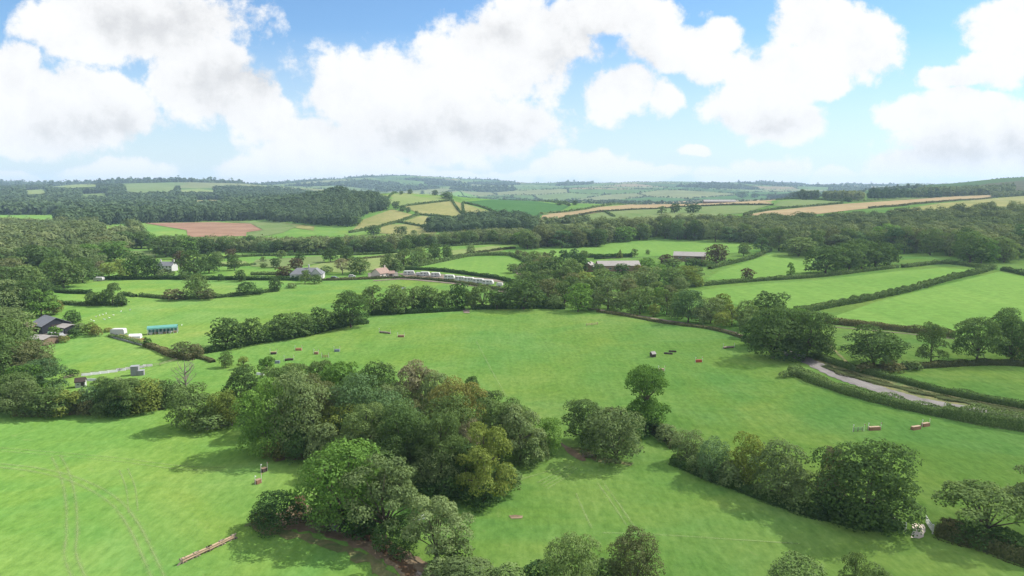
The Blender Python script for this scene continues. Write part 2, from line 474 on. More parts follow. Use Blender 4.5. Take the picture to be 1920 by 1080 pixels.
def grass_nodes(nt, p):
    big = noise(nt, p, .011, 4, .6)
    mid = noise(nt, p, .055, 5, .62, .8)
    fine = noise(nt, mapped(nt, p, (1, .55, 1), .5), .9, 5, .7)
    streak = noise(nt, mapped(nt, p, (.9, .05, 1), .75), .8, 4, .65, .3)
    streak2 = noise(nt, mapped(nt, p, (.06, .8, 1), .25), .7, 4, .65, .4)
    f = math_(nt, 'ADD', math_(nt, 'MULTIPLY', big, .55), math_(nt, 'MULTIPLY', mid, .45))
    c = ramp(nt, f, [(.26, (.086, .182, .039)), (.76, (.222, .280, .084)), (.44, (.118, .222, .044)), (.58, (.158, .252, .057))])
    g = math_(nt, 'ADD', math_(nt, 'MULTIPLY', fine, .62), math_(nt, 'ADD', math_(nt, 'MULTIPLY', streak, .26), math_(nt, 'MULTIPLY', streak2, .12)))
    k = ramp(nt, g, [(.32, (.66, .72, .68)), (.68, (1.36, 1.26, 1.40)), (.5, (1, 1, 1))])
    c = mixc(nt, 1.0, c, k, 'MULTIPLY')
    hue = ramp(nt, noise(nt, p, .026, 5, .65, 1.0), [(.36, (.89, 1.0, 1.10)), (.66, (1.10, 1.02, .93))])
    c = mixc(nt, 1.0, c, hue, 'MULTIPLY')
    # worn and clovered spots
    spot = noise(nt, p, .23, 6, .7, 1.5)
    s = ramp(nt, spot, [(.62, (0, 0, 0)), (.74, (1, 1, 1))])
    return mixc(nt, math_(nt, 'MULTIPLY', s, .40), c, (0.244, 0.277, 0.109))

m, nt, out = new_mat('meadow_grass'); p = pos(nt)
d = diffuse(nt, out, grass_nodes(nt, p)); d.inputs['Roughness'].default_value = 1
bn = N(nt, 'ShaderNodeBump'); bn.inputs['Strength'].default_value = .35; bn.inputs['Distance'].default_value = .25
nt.links.new(noise(nt, p, 1.6, 5, .7), bn.inputs['Height']); nt.links.new(bn.outputs[0], d.inputs['Normal'])
GRASS = m

def field_mat(name, stops, scale=.03, rows=0.0, rot=0.0, fine=.35):
    m, nt, out = new_mat(name); p = pos(nt)
    n = noise(nt, p, scale, 5, .6, .6); f = n
    if rows:
        w = noise(nt, mapped(nt, p, (rows, rows*.04, 1), rot), 1.0, 3, .6)
        f = math_(nt, 'ADD', math_(nt, 'MULTIPLY', n, .62), math_(nt, 'MULTIPLY', w, .38))
    c = ramp(nt, f, stops)
    k = ramp(nt, noise(nt, p, fine, 4, .7), [(.3, (.84, .84, .84)), (.7, (1.16, 1.16, 1.16))])
    diffuse(nt, out, mixc(nt, 1.0, c, k, 'MULTIPLY')); return m
MAT = {
 'plough':  field_mat('ploughed_soil', [(.3, (0.168, 0.097, 0.063)), (.7, (0.277, 0.181, 0.122))], .02, .35, .3),
 'stubble': field_mat('stubble', [(.3, (.205, .155, .082)), (.7, (.315, .250, .140))], .015, .3, 1.2),
 'tan':     field_mat('dry_pasture', [(.3, (0.126, 0.155, 0.046)), (.7, (0.252, 0.227, 0.097))], .010, .12, .9),
 'pale':    field_mat('pale_pasture', [(.3, (0.122, 0.181, 0.052)), (.7, (0.197, 0.223, 0.088))], .012, .12, .4),
 'mid':     field_mat('dull_pasture', [(.3, (0.088, 0.147, 0.044)), (.7, (0.155, 0.185, 0.077))], .014, .1, 1.4),
 'deep':    field_mat('deep_green_crop', [(.3, (.036, .096, .028)), (.7, (.062, .132, .042))], .014, .2, .2),
 'lush':    field_mat('lush_grass', [(.3, (.090, .182, .038)), (.7, (.138, .228, .052))], .016, .25, .6),
 'rough':   field_mat('rough_grass', [(.3, (0.071, 0.113, 0.039)), (.7, (0.181, 0.160, 0.076))], .35, 0, 0, 1.4),
 'soil':    field_mat('bare_earth', [(.3, (.125, .092, .056)), (.7, (.225, .175, .112))], .4, 0, 0, 2.0),
 'heath':   field_mat('heather_moor', [(.3, (0.042, 0.052, 0.029)), (.7, (0.088, 0.084, 0.050))], .02),
 'gravel':  field_mat('pale_gravel', [(.3, (.50, .42, .33)), (.7, (.66, .58, .48))], .8, 0, 0, 4.0),
 'track':   field_mat('stony_track', [(.3, (0.126, 0.105, 0.080)), (.7, (0.218, 0.185, 0.143))], .5, 0, 0, 2.5),
 'yard':    field_mat('concrete_yard', [(.3, (0.109, 0.105, 0.084)), (.7, (0.202, 0.189, 0.160))], .3, 0, 0, 2.0),
 'asphalt': field_mat('worn_asphalt', [(.3, (.120, .112, .104)), (.7, (.225, .210, .196))], .25, 1.2, .6, 3.0),
}
# hills: patchwork read from the cell values on the faces
m, nt, out = new_mat('hill_patchwork'); p = pos(nt)
at = N(nt, 'ShaderNodeAttribute', attribute_name='tint').outputs['Fac']
c = ramp(nt, at, [(0, (.055, .115, .032)), (1, (.21, .14, .095)), (.2, (.075, .130, .040)), (.4, (.105, .150, .052)), (.58, (.050, .092, .032)), (.72, (.140, .160, .070)), (.90, (.18, .150, .085))])
c.node.color_ramp.interpolation = 'CONSTANT'
k = ramp(nt, noise(nt, p, .01, 5, .65), [(.3, (.8, .8, .8)), (.7, (1.2, 1.2, 1.2))])
diffuse(nt, out, mixc(nt, 1.0, c, k, 'MULTIPLY')); HILL = m

def grid_sheet(name, us, ys, mat, hill=False):
    U, YY = np.meshgrid(us, ys); X = U*np.maximum(YY, 150.0)
    Z = terrain(X, YY)
    V = np.stack([X, YY, Z], -1).reshape(-1, 3); n, k = len(us), len(ys)
    i = np.arange(k-1)[:, None]*n + np.arange(n-1)[None]
    Q = np.stack([i, i+1, i+n+1, i+n], -1).reshape(-1, 4)
    tint = None
    if hill:
        c = V[Q].mean(1); h, d1, d2 = lattice(c[:, 0], c[:, 1]); tint = cell_rand(h, 1)*.999
    o = link(name, np_mesh(name, V, Q, mat, tint, smooth=True)); return props(o, kind='structure')
US = np.concatenate([np.linspace(-1.2, -.85, 30)[:-1], np.linspace(-.85, .85, 520), np.linspace(.85, 1.2, 30)[1:]])
YN = np.concatenate([np.linspace(-300, 60, 40)[:-1], np.exp(np.linspace(math.log(60), math.log(1700), 300))])
YF = np.exp(np.linspace(math.log(1700), math.log(11000), 260))
o = grid_sheet('ground', US, YN, GRASS); o['label'] = 'bright green grassland of the valley floor'
o = grid_sheet('hills', US, YF, HILL, True); o['label'] = 'distant rolling hills with a patchwork of fields'

# ------------------------------------------------------------------ things laid on the ground
def smooth_line(pts, n=6):
    if len(pts) < 3: 
        return [pts[0].lerp(pts[-1], t/n) for t in range(n+1)]
    q = [pts[0]*2-pts[1]] + list(pts) + [pts[-1]*2-pts[-2]]; o = []
    for i in range(1, len(q)-2):
        for t in range(n): o.append(_cr(q[i-1], q[i], q[i+1], q[i+2], t/n))
    o.append(pts[-1]); return o
def lift(y): return .05 + max(0., y-150)*.0006
def dense(px, step=14):
    o = []
    for (x0, y0), (x1, y1) in zip(px, px[1:]+px[:1]):
        n = max(1, int(math.hypot(x1-x0, (y1-y0)*3)/step))
        o += [(x0+(x1-x0)*i/n, y0+(y1-y0)*i/n) for i in range(n)]
    return o
def inside(poly, X, Y):
    r = np.zeros(X.shape, bool)
    for (x0, y0), (x1, y1) in zip(poly, poly[1:]+poly[:1]):
        c = ((y0 > Y) != (y1 > Y)); r ^= c & (X < (x1-x0)*(Y-y0)/((y1-y0) if y1 != y0 else 1e-9)+x0)
    return r
def patch(name, px, mat, label=None, extra=0.0, wobble=0.0):
    """a sheet of ground with its own cover, draped over the terrain"""
    w = [P(*q) for q in dense(px)]
    if wobble: w = [q + Vector((random.uniform(-wobble, wobble), random.uniform(-wobble, wobble)*1.5, 0)) for q in w]
    poly = [(q.x, q.y) for q in w]
    x0, x1 = min(q[0] for q in poly), max(q[0] for q in poly); y0, y1 = min(q[1] for q in poly), max(q[1] for q in poly)
    g = max(x1-x0, y1-y0)/40
    gx, gy = np.meshgrid(np.arange(x0, x1, g), np.arange(y0, y1, g)); k = inside(poly, gx, gy)
    pts = [Vector(q) for q in poly] + [Vector((a, b)) for a, b in zip(gx[k], gy[k])]
    n = len(poly)
    r = delaunay_2d_cdt(pts, [(i, (i+1) % n) for i in range(n)], [], 1, 1e-4)
    vs = [(q.x, q.y, gz(q.x, q.y)+lift(q.y)+extra) for q in r[0]]
    me = bpy.data.meshes.new(name); me.from_pydata(vs, [], r[2]); me.materials.append(mat)
    me.polygons.foreach_set('use_smooth', np.ones(len(me.polygons), bool)); me.update()
    if len(me.polygons) and sum(q.normal.z for q in me.polygons) < 0: me.flip_normals()
    return props(link(name, me), label, kind='structure')
def ribbon(name, px, width, mat, label=None, extra=0.0, world=None, taper=False, kind='structure', across=3, jag=0.0, soft=False):
    L = smooth_line(world or [P(*q) for q in px], 10); V, Q = [], []
    for i, q in enumerate(L):
        d = (L[min(i+1, len(L)-1)]-L[max(i-1, 0)]); d.z = 0; d.normalize(); s = Vector((-d.y, d.x, 0))
        w = width*(1 if not taper else .3+.7*math.sin(math.pi*(i+.5)/len(L)))
        for k in range(across+1):
            t = (k/across-.5)*w
            if k in (0, across): t += random.uniform(-jag, jag)
            r = q + s*t
            V.append((r.x, r.y, gz(r.x, r.y)+lift(r.y)+extra))
    n = across+1
    for i in range(len(L)-1):
        for k in range(across): Q.append((i*n+k+1, i*n+k, i*n+n+k, i*n+n+k+1))
    ti = np.tile([1.0 if 0 < k < across-1 else .35 for k in range(across)], len(L)-1) if soft else None
    return props(link(name, np_mesh(name, np.array(V), np.array(Q), mat, ti, smooth=True)), label, kind=kind)

N_HEDGE = [0]
def hedge(px, w, h, label, leaf='hedge', group=None, ragged=.24, world=None, name='hedge', cat='hedge'):
    r = np.random.default_rng(1000+N_HEDGE[0]); N_HEDGE[0] += 1
    L = smooth_line(world or [P(*q) for q in px], 8)
    A = np.array([tuple(q) for q in L]); seg = np.diff(A[:, :2], axis=0); ln = np.hypot(seg[:, 0], seg[:, 1]); cum = np.concatenate([[0], np.cumsum(ln)])
    tot = cum[-1]; dist = np.median(np.hypot(A[:, 0], A[:, 1]))
    s = max(.20, .00115*dist)
    n = int(min(26000, tot*(w+2*h)/(s*s)*1.5))
    t = r.uniform(0, tot, n); k = np.clip(np.searchsorted(cum, t)-1, 0, len(ln)-1); f = ((t-cum[k])/np.maximum(ln[k], 1e-6))[:, None]
    base = A[k]*(1-f)+A[k+1]*f; dr = seg[k]/np.maximum(ln[k], 1e-6)[:, None]; sd = np.stack([-dr[:, 1], dr[:, 0]], -1)
    a = r.uniform(-.12, math.pi+.12, n)
    lump = 1 + ragged*(np.sin(t/2.3+1)*np.sin(t/5.1+N_HEDGE[0])*np.sin(t/17.+N_HEDGE[0]*2) + .6*np.sin(t/1.1+a*2)*np.sin(t/11.7+2)) + r.uniform(-.12, .10, n)
    ca, sa = np.cos(a), np.sin(a)
    ex = np.sign(ca)*np.abs(ca)**.6*w/2*lump; ez = np.maximum(0.02, np.abs(sa)**.55*np.sign(sa)*h*lump)
    C = np.empty((n, 3)); C[:, :2] = base[:, :2]+sd*ex[:, None]; C[:, 2] = terrain(C[:, 0], C[:, 1])+ez
    NR = unit(np.concatenate([sd*ca[:, None]/w, (sa/h)[:, None]*np.ones((n, 1))], 1)*1.0 + r.normal(size=(n, 3))*.22)
    V, Q = leaf_quads(C, NR, r.uniform(.6, 1.2, n)*s, r)
    tint = np.clip(.5+.3*np.sin(t/9.)*np.sin(t/23.+1)+r.uniform(-.4, .4, n), 0, 1)
    # inner mass of twigs and leaves
    V2, Q2 = [], []
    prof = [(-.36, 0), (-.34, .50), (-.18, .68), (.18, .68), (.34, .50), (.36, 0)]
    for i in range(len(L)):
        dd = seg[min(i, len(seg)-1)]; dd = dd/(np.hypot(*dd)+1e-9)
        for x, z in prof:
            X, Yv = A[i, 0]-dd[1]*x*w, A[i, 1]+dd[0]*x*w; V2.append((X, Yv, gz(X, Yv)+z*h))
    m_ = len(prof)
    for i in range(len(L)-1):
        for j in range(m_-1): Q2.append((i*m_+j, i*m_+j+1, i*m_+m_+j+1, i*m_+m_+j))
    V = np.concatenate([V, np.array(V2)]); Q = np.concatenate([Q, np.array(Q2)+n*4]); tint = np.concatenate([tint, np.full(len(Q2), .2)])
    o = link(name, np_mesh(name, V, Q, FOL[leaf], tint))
    return props(o, label, cat, group)

_TW = {}
def wood_template(k, style, var):
    if (k, style, var) not in _TW:
        C, NR, g, L, r = crown_arrays(style, k, 50+var*7+k, .2); NR = unit(NR*.45 + unit(C-np.array([0,0,.42]))*.8)
        _TW[k, style, var] = (C, NR, g)
    return _TW[k, style, var]
def wood_mesh(name, pts, hs, ws, k, leaf, seed, style=('lump', 'dome', 'lump'), size=1.0):
    """one mesh of many crowns"""
    r = np.random.default_rng(seed); n = len(pts); Vs, Qs, Ts = [], [], []; off = 0
    which = r.integers(0, 8, n)
    ang = r.uniform(0, 6.28, n); tt = r.random(n)
    for v in range(8):
        ii = np.nonzero(which == v)[0]
        if len(ii) == 0: continue
        C, NR, g = wood_template(k, style[v % len(style)], v)
        m_ = len(C); ca, sa = np.cos(ang[ii]), np.sin(ang[ii])
        X = (C[None, :, 0]*ca[:, None]-C[None, :, 1]*sa[:, None])*ws[ii, None]; Yv = (C[None, :, 0]*sa[:, None]+C[None, :, 1]*ca[:, None])*ws[ii, None]
        Zv = C[None, :, 2]*hs[ii, None]
        CC = np.stack([X+pts[ii, 0, None], Yv+pts[ii, 1, None], Zv+pts[ii, 2, None]], -1).reshape(-1, 3)
        nx = NR[None, :, 0]*ca[:, None]-NR[None, :, 1]*sa[:, None]; ny = NR[None, :, 0]*sa[:, None]+NR[None, :, 1]*ca[:, None]
        NN = np.stack([nx, ny, np.broadcast_to(NR[None, :, 2], nx.shape)], -1).reshape(-1, 3)
        S = (np.repeat(np.sqrt(ws[ii]*hs[ii]), m_)*size*1.45/math.sqrt(k))*r.uniform(.65, 1.2, len(CC))
        V, Q = leaf_quads(CC, NN, S, r)
        Vs.append(V); Qs.append(Q+off); off += len(V)
        sm = .5+.22*np.sin(pts[ii,0]/63+seed)*np.sin(pts[ii,1]/97)+.16*np.sin(pts[ii,0]/190+pts[ii,1]/240)
        Ts.append(np.clip(np.repeat(sm*.55+tt[ii]*.34, m_)+r.random(len(CC))*.12, 0, 1))
    return np_mesh(name, np.concatenate(Vs), np.concatenate(Qs), FOL[leaf], np.concatenate(Ts))
def scatter(poly, spacing, r, jitter=.42):
    x0, x1 = min(q[0] for q in poly), max(q[0] for q in poly); y0, y1 = min(q[1] for q in poly), max(q[1] for q in poly)
    gx, gy = np.meshgrid(np.arange(x0, x1+spacing, spacing), np.arange(y0, y1+spacing, spacing*.9))
    gx = gx + (np.arange(gx.shape[0]) % 2)[:, None]*spacing/2
    X = gx.ravel()+r.uniform(-jitter, jitter, gx.size)*spacing; Y = gy.ravel()+r.uniform(-jitter, jitter, gx.size)*spacing
    k = inside(poly, X, Y); return X[k], Y[k]
N_WOOD = [0]
def wood(px, spacing, hr, k, label, leaf='wood', style=('lump', 'dome', 'lump'), world=None, floor=True, drop=None, name='woodland', front=0, fl=None, flg=None):
    """a wood: FRONT trees of its near edge stand as trees of their own, the mass is one object"""
    N_WOOD[0] += 1; seed = 300+N_WOOD[0]; r = np.random.default_rng(seed)
    poly = world or [(q.x, q.y) for q in (P(*q) for q in dense(px, 25))]
    X, Y = scatter(poly, spacing, r)
    if drop is not None: kk = ~drop(X, Y); X, Y = X[kk], Y[kk]
    hs = r.uniform(*hr, len(X))*(1+.16*np.sin(X/70.)*np.sin(Y/90.)); ws = spacing*np.where(r.random(len(X)) < .25, r.uniform(1.5, 2.1, len(X)), r.uniform(1.0, 1.5, len(X)))
    if front:
        bins = {}
        o = np.argsort(Y); u = X/Y; lanes = np.floor(u/ (np.ptp(u)/front*1.02+1e-9)).astype(int); pick = []
        for i in o:
            if lanes[i] not in bins: bins[lanes[i]] = 1; pick.append(i)
        kinds = ['ash', 'oak', 'willow', 'green', 'brown', 'bluish', 'oak', 'ash']
        pick.sort(key=lambda i: u[i])
        cnt = {}
        chosen = [kinds[int(r.integers(0, 8))] for _ in pick]
        for i, kd in zip(pick, chosen):
            cnt[kd] = cnt.get(kd, 0)+1
            lab = f'{tens(cnt[kd]-1)} {LOOK[kd]} from the left {fl}'
            plant(0, 0, 30, 0, kd, lab, flg, at=Vector((X[i], Y[i], gz(X[i], Y[i])-.3)), H=float(hs[i])*1.05, W=float(ws[i])*1.15)
        kk = np.ones(len(X), bool); kk[pick] = False; X, Y, hs, ws = X[kk], Y[kk], hs[kk], ws[kk]
    pts = np.stack([X, Y, terrain(X, Y)-.12*hs], -1)
    print(label, len(pts), k)
    o = link(name, wood_mesh(name, pts, hs*1.1, ws, k, leaf, seed, style)); props(o, label, 'wood', kind='stuff')
    return o
EXPOSURE = 1.24
# ------------------------------------------------------------------ fields, tracks, water
patch('ploughed_field', [(272,419),(400,417),(470,420),(492,432),(462,436),(462,443),(352,445),(350,432)], MAT['plough'], 'ploughed brown field in the left valley below the dark wood')
patch('pasture', [(425,416),(520,416),(560,424),(530,437),(490,444),(465,444),(463,437),(494,432),(472,420)], MAT['mid'], 'dull green field beside the ploughed brown field')
patch('dry_pasture', [(530,418),(590,425),(588,433),(556,428)], MAT['tan'], 'tan corner of grass under the wooded hill')
patch('pasture', [(236,348),(290,346),(330,351),(326,361),(262,363),(238,360)], MAT['mid'], 'pale green field on the crest of the far left hill', 1.0)
patch('pasture', [(98,351),(140,347),(178,347),(182,351),(130,354)], MAT['pale'], 'pale strip of field along the far left skyline', 1.0)
patch('pasture', [(336,357),(372,355),(402,358),(398,363),(345,363)], MAT['pale'], 'pale field below the crest of the far left hill', 1.0)
patch('pasture', [(362,377),(408,376),(414,382),(370,384)], MAT['tan'], 'small dry clearing on the far left wooded hill', 1.0)
patch('pasture', [(150,366),(192,364),(200,370),(158,372)], MAT['mid'], 'small green clearing on the far left wooded hill', 1.0)
patch('pasture', [(50,358),(80,356),(86,364),(52,366)], MAT['pale'], 'small pale field in the woods of the far left hill', 1.0)
patch('pasture', [(186,430),(242,430),(242,444),(194,444)], MAT['lush'], 'small green clearing among the left valley trees')
patch('pasture', [(232,471),(292,470),(292,486),(235,488)], MAT['mid'], 'small green clearing behind the white house')
patch('pasture', [(697,371),(740,364),(795,361),(842,374),(800,380),(752,388)], MAT['pale'], 'pale green top field of the hedged hill')
patch('pasture', [(695,368),(730,363),(700,364)], MAT['mid'], 'green strip at the crest of the hedged hill')
patch('dry_pasture', [(757,388),(850,377),(940,403),(880,411),(788,402)], MAT['tan'], 'large tan and green field on the face of the hedged hill')
patch('dry_pasture', [(735,393),(784,406),(730,421),(657,436),(682,412)], MAT['tan'], 'tan field beside the wooded knoll')
patch('dry_pasture', [(792,405),(812,408),(805,426),(752,417)], MAT['tan'], 'small tan field between hedges on the hill')
patch('dry_pasture', [(716,422),(760,421),(805,428),(820,438),(780,442),(712,438)], MAT['tan'], 'lowest tan field at the foot of the hill')
patch('crop_field', [(872,379),(960,372),(1068,387),(1040,402),(960,408),(944,402)], MAT['deep'], 'deep green crop field on the hill shoulder')
patch('pasture', [(838,366),(862,359),(900,371),(868,376)], MAT['lush'], 'green wedge of field at the hill crest')
patch('stubble_field', [(1014,411),(1018,402),(1120,389),(1210,382),(1300,377),(1455,375),(1445,383),(1300,387),(1140,396),(1060,409)], MAT['stubble'], 'long pinkish stubble field along the ridge')
patch('pasture', [(990,424),(1060,410),(1140,397),(1300,388),(1445,385),(1395,400),(1250,412),(1120,420)], MAT['mid'], 'dull green slope between stubble and hillside wood')
patch('pasture', [(1450,386),(1462,378),(1500,375),(1575,379),(1580,382),(1500,390)], MAT['mid'], 'green field on the ridge beside the stubble')
patch('stubble_field', [(1395,404),(1440,396),(1580,383),(1720,374),(1862,363),(1872,369),(1700,384),(1600,394),(1490,407)], MAT['stubble'], 'long beige stubble strip above the hillside wood')
patch('dry_pasture', [(1660,398),(1760,382),(1870,372),(1930,367),(1930,386),(1800,396)], MAT['tan'], 'tan grass slope above the right part of the wood')
patch('pasture', [(1590,380),(1700,372),(1860,362),(1860,366),(1720,373)], MAT['mid'], 'green headland below the conifer belt')
patch('heath', [(1770,362),(1850,345),(1930,338),(1930,360)], MAT['heath'], 'dark heathy hilltop at the skyline')
patch('pasture', [(620,490),(730,477),(770,472),(735,505),(640,512),(560,505)], MAT['pale'], 'pale worn pasture behind the white farmhouse')
patch('pasture', [(480,487),(600,481),(610,492),(545,503),(470,500)], MAT['mid'], 'dull green pasture with two oaks')
patch('dry_pasture', [(845,470),(935,461),(945,470),(850,482)], MAT['pale'], 'dull brownish paddock left of the lane')
patch('pasture', [(776,503),(880,482),(955,483),(980,494),(940,522),(860,512)], MAT['lush'], 'lush green paddock above the row of caravans')
patch('pasture', [(1000,470),(1190,452),(1400,459),(1390,474),(1300,480),(1180,483),(1060,488)], MAT['lush'], 'green paddock below the hillside wood')
patch('pasture', [(405,492),(460,490),(470,498),(410,500)], MAT['pale'], 'pale strip of pasture right of the white house')
patch('pasture', [(1290,550),(1340,541),(1440,532),(1530,526),(1600,518),(1690,508),(1770,502),(1836,508),(1760,526),(1640,556),(1560,571),(1500,583),(1400,577)], MAT['lush'], 'long bright green field between the two right hedges')
patch('pasture', [(1552,598),(1640,567),(1760,537),(1872,510),(1930,522),(1930,640),(1790,628),(1700,618),(1620,609)], MAT['lush'], 'broad bright green field at the right border')
patch('pasture', [(1322,526),(1348,509),(1445,477),(1500,490),(1530,486),(1520,516),(1440,522)], MAT['lush'], 'bright green field with the copper tree below the wood')
patch('rough_verge', [(1525,668),(1600,697),(1680,717),(1760,738),(1840,753),(1925,768),(1925,785),(1810,766),(1720,745),(1650,728),(1580,705),(1530,682)], MAT['rough'], 'rough brown verge above the road', .03, .2)
ribbon('road', [(1470,660),(1500,671),(1535,687),(1580,708),(1640,728),(1710,748),(1790,764),(1940,786)], 5.0, MAT['asphalt'], 'pale grey country road curving between hedges', .05, jag=.35)
ribbon('lane', [(1090,574),(1120,581),(1180,590),(1250,602),(1320,612),(1370,623),(1412,640),(1470,660)], 2.6, MAT['track'], 'narrow stony lane along the lower edge of the trees', .04, jag=.2)
ribbon('driveway', [(1000,493),(985,496),(972,505),(972,512),(985,520)], 3.4, MAT['track'], 'pale looping driveway beside the farmstead', .04)
ribbon('lane', [(700,527),(760,524),(840,531),(900,538),(955,550)], 3.4, MAT['track'], 'stony lane in front of the caravans', .04, jag=.3)
patch('yard', [(745,513),(800,512),(930,524),(948,530),(860,525),(760,519)], MAT['track'], 'hard standing under the caravans', .02)
patch('yard', [(75,622),(140,614),(150,620),(118,632),(108,642),(72,650)], MAT['yard'], 'concrete farmyard around the black barn', .02, .5)
patch('trampled_ground', [(690,512),(745,510),(748,520),(690,521)], MAT['yard'], 'gravel forecourt of the pink cottage', .02)
patch('gravel_patch', [(1709,982),(1720,982),(1734,985),(1734,997),(1732,1008),(1722,1010),(1708,1008),(1712,995)], MAT['gravel'], 'white gravel in the gateway', .03, .08)
patch('bare_ground', [(1052,830),(1072,842),(1090,853),(1101,863),(1092,866),(1074,855),(1058,845)], MAT['soil'], 'bare earth track coming out of the trees', .03, .25)
patch('bare_ground', [(1062,836),(1100,842),(1150,862),(1185,868),(1180,873),(1120,866),(1094,858)], MAT['rough'], 'rough brown ground under the willow', .02, .3)
patch('bare_ground', [(505,858),(545,850),(600,846),(605,858),(570,862),(520,866)], MAT['soil'], 'reddish bare earth at the edge of the copse', .03, .4)
patch('bare_ground', [(954,968),(966,965),(982,967),(978,972),(958,974)], MAT['soil'], 'small scrape of bare earth in the near field', .03, .12)
patch('bare_ground', [(868,581),(879,581),(881,588),(870,587)], MAT['track'], 'pale stones in the gap of the hedge', .03, .3)
patch('muddy_bank', [(520,965),(560,940),(580,950),(590,975),(640,978),(700,990),(740,1020),(790,1050),(840,1100),(770,1105),(745,1070),(700,1042),(640,1015),(590,1000),(550,995),(525,990)], MAT['soil'], 'reddish muddy banks of the stream', .02, .3)
patch('rough_grass', [(455,985),(520,965),(552,997),(640,1017),(700,1045),(740,1075),(770,1110),(725,1110),(690,1060),(630,1030),(560,1012),(500,1003)], MAT['rough'], 'rough weedy strip on the near bank of the stream', .012, .5)
m, nt, out = new_mat('muddy_water'); b = nt.nodes.new('ShaderNodeBsdfPrincipled')
b.inputs['Base Color'].default_value = (.10, .062, .036, 1); b.inputs['Roughness'].default_value = .08
bn = N(nt, 'ShaderNodeBump'); bn.inputs['Strength'].default_value = .08
nt.links.new(noise(nt, pos(nt), 2.5, 3), bn.inputs['Height']); nt.links.new(bn.outputs[0], b.inputs['Normal']); nt.links.new(b.outputs[0], out.inputs[0])
ribbon('stream_water', [(565,930),(561,955),(566,975),(600,988),(650,994),(700,1012),(735,1040),(765,1068),(800,1105)], 1.5, m, 'brown shallow stream winding under the trees', .06, jag=.3)
# faint wheel tracks: grass pressed pale
m, nt, out = new_mat('pressed_grass'); p = pos(nt)
dd = N(nt, 'ShaderNodeBsdfDiffuse'); dd.inputs[0].default_value = (.25, .31, .13, 1)
tr = nt.nodes.new('ShaderNodeBsdfTransparent'); mx = nt.nodes.new('ShaderNodeMixShader')
ff = math_(nt, 'MULTIPLY', math_(nt, 'SUBTRACT', math_(nt, 'ADD', math_(nt, 'MULTIPLY', noise(nt, p, .45, 5, .7), .6), math_(nt, 'MULTIPLY', noise(nt, p, .07, 3, .6), .4)), .28), 3.0, True)
ff = math_(nt, 'MULTIPLY', ff, math_(nt, 'MULTIPLY', N(nt, 'ShaderNodeAttribute', attribute_name='tint').outputs['Fac'], .52))
nt.links.new(ff, mx.inputs[0]); nt.links.new(tr.outputs[0], mx.inputs[1]); nt.links.new(dd.outputs[0], mx.inputs[2]); nt.links.new(mx.outputs[0], out.inputs[0])
PRESS = m
def wheel_tracks(px, label, gap=1.35, w=.75):
    base = [P(*q) for q in px]; L = smooth_line(base, 8)
    for sgn in (-1, 1):
        pts = []
        for i, q in enumerate(L):
            d = (L[min(i+1, len(L)-1)]-L[max(i-1, 0)]); d.z = 0; d.normalize(); pts.append(q+Vector((-d.y, d.x, 0))*sgn*gap/2)
        ribbon('wheel_track', None, w, PRESS, label, .005*(sgn+1)+.004*random.random(), world=pts[::2] if len(pts) > 8 else pts, across=3, jag=.08, soft=True)
wheel_tracks([(105,855),(122,890),(133,940),(135,1000),(132,1040),(150,1090)], 'pale wheel mark running towards the viewer in the near left field')
wheel_tracks([(-10,872),(60,880),(120,893),(175,915),(220,945),(250,985),(268,1020),(300,1090)], 'pale curved wheel mark sweeping across the near left field')
wheel_tracks([(-10,842),(100,851),(220,862),(330,876),(420,880)], 'faint wheel mark crossing the near left field', 1.3, .4)
wheel_tracks([(232,880),(245,915),(250,960)], 'faint short wheel mark in the near left field', 1.3, .4)
for k in range(4):
    ribbon('wheel_track', [(1008+6*k,905+4*k),(1040+6*k,888+3*k),(1068+5*k,872+2*k)], .3, PRESS, 'pale scuffed line in the grass outside the copse track', .01+.004*k, across=3, jag=.08, soft=True)
for q in ([(1120,905),(1145,940),(1175,985)], [(1130,903),(1160,945),(1205,1010)], [(1080,925),(1095,960),(1110,990)], [(1130,999),(1250,1004),(1500,1020)], [(870,940),(960,905),(1040,880)], [(893,640),(925,700),(950,745)]):
    ribbon('wheel_track', q, .45, PRESS, 'pale faint line worn in the grass', .012, across=3, jag=.12, soft=True)
ribbon('footpath', [(1548,640),(1562,655),(1578,670),(1592,684)], .9, MAT['rough'], 'thin worn footpath crossing the right field', .03, jag=.1)
ribbon('footpath', [(1552,612),(1600,617),(1700,626),(1790,636)], .9, MAT['track'], 'worn strip along the foot of the brown hedge', .03, jag=.1)

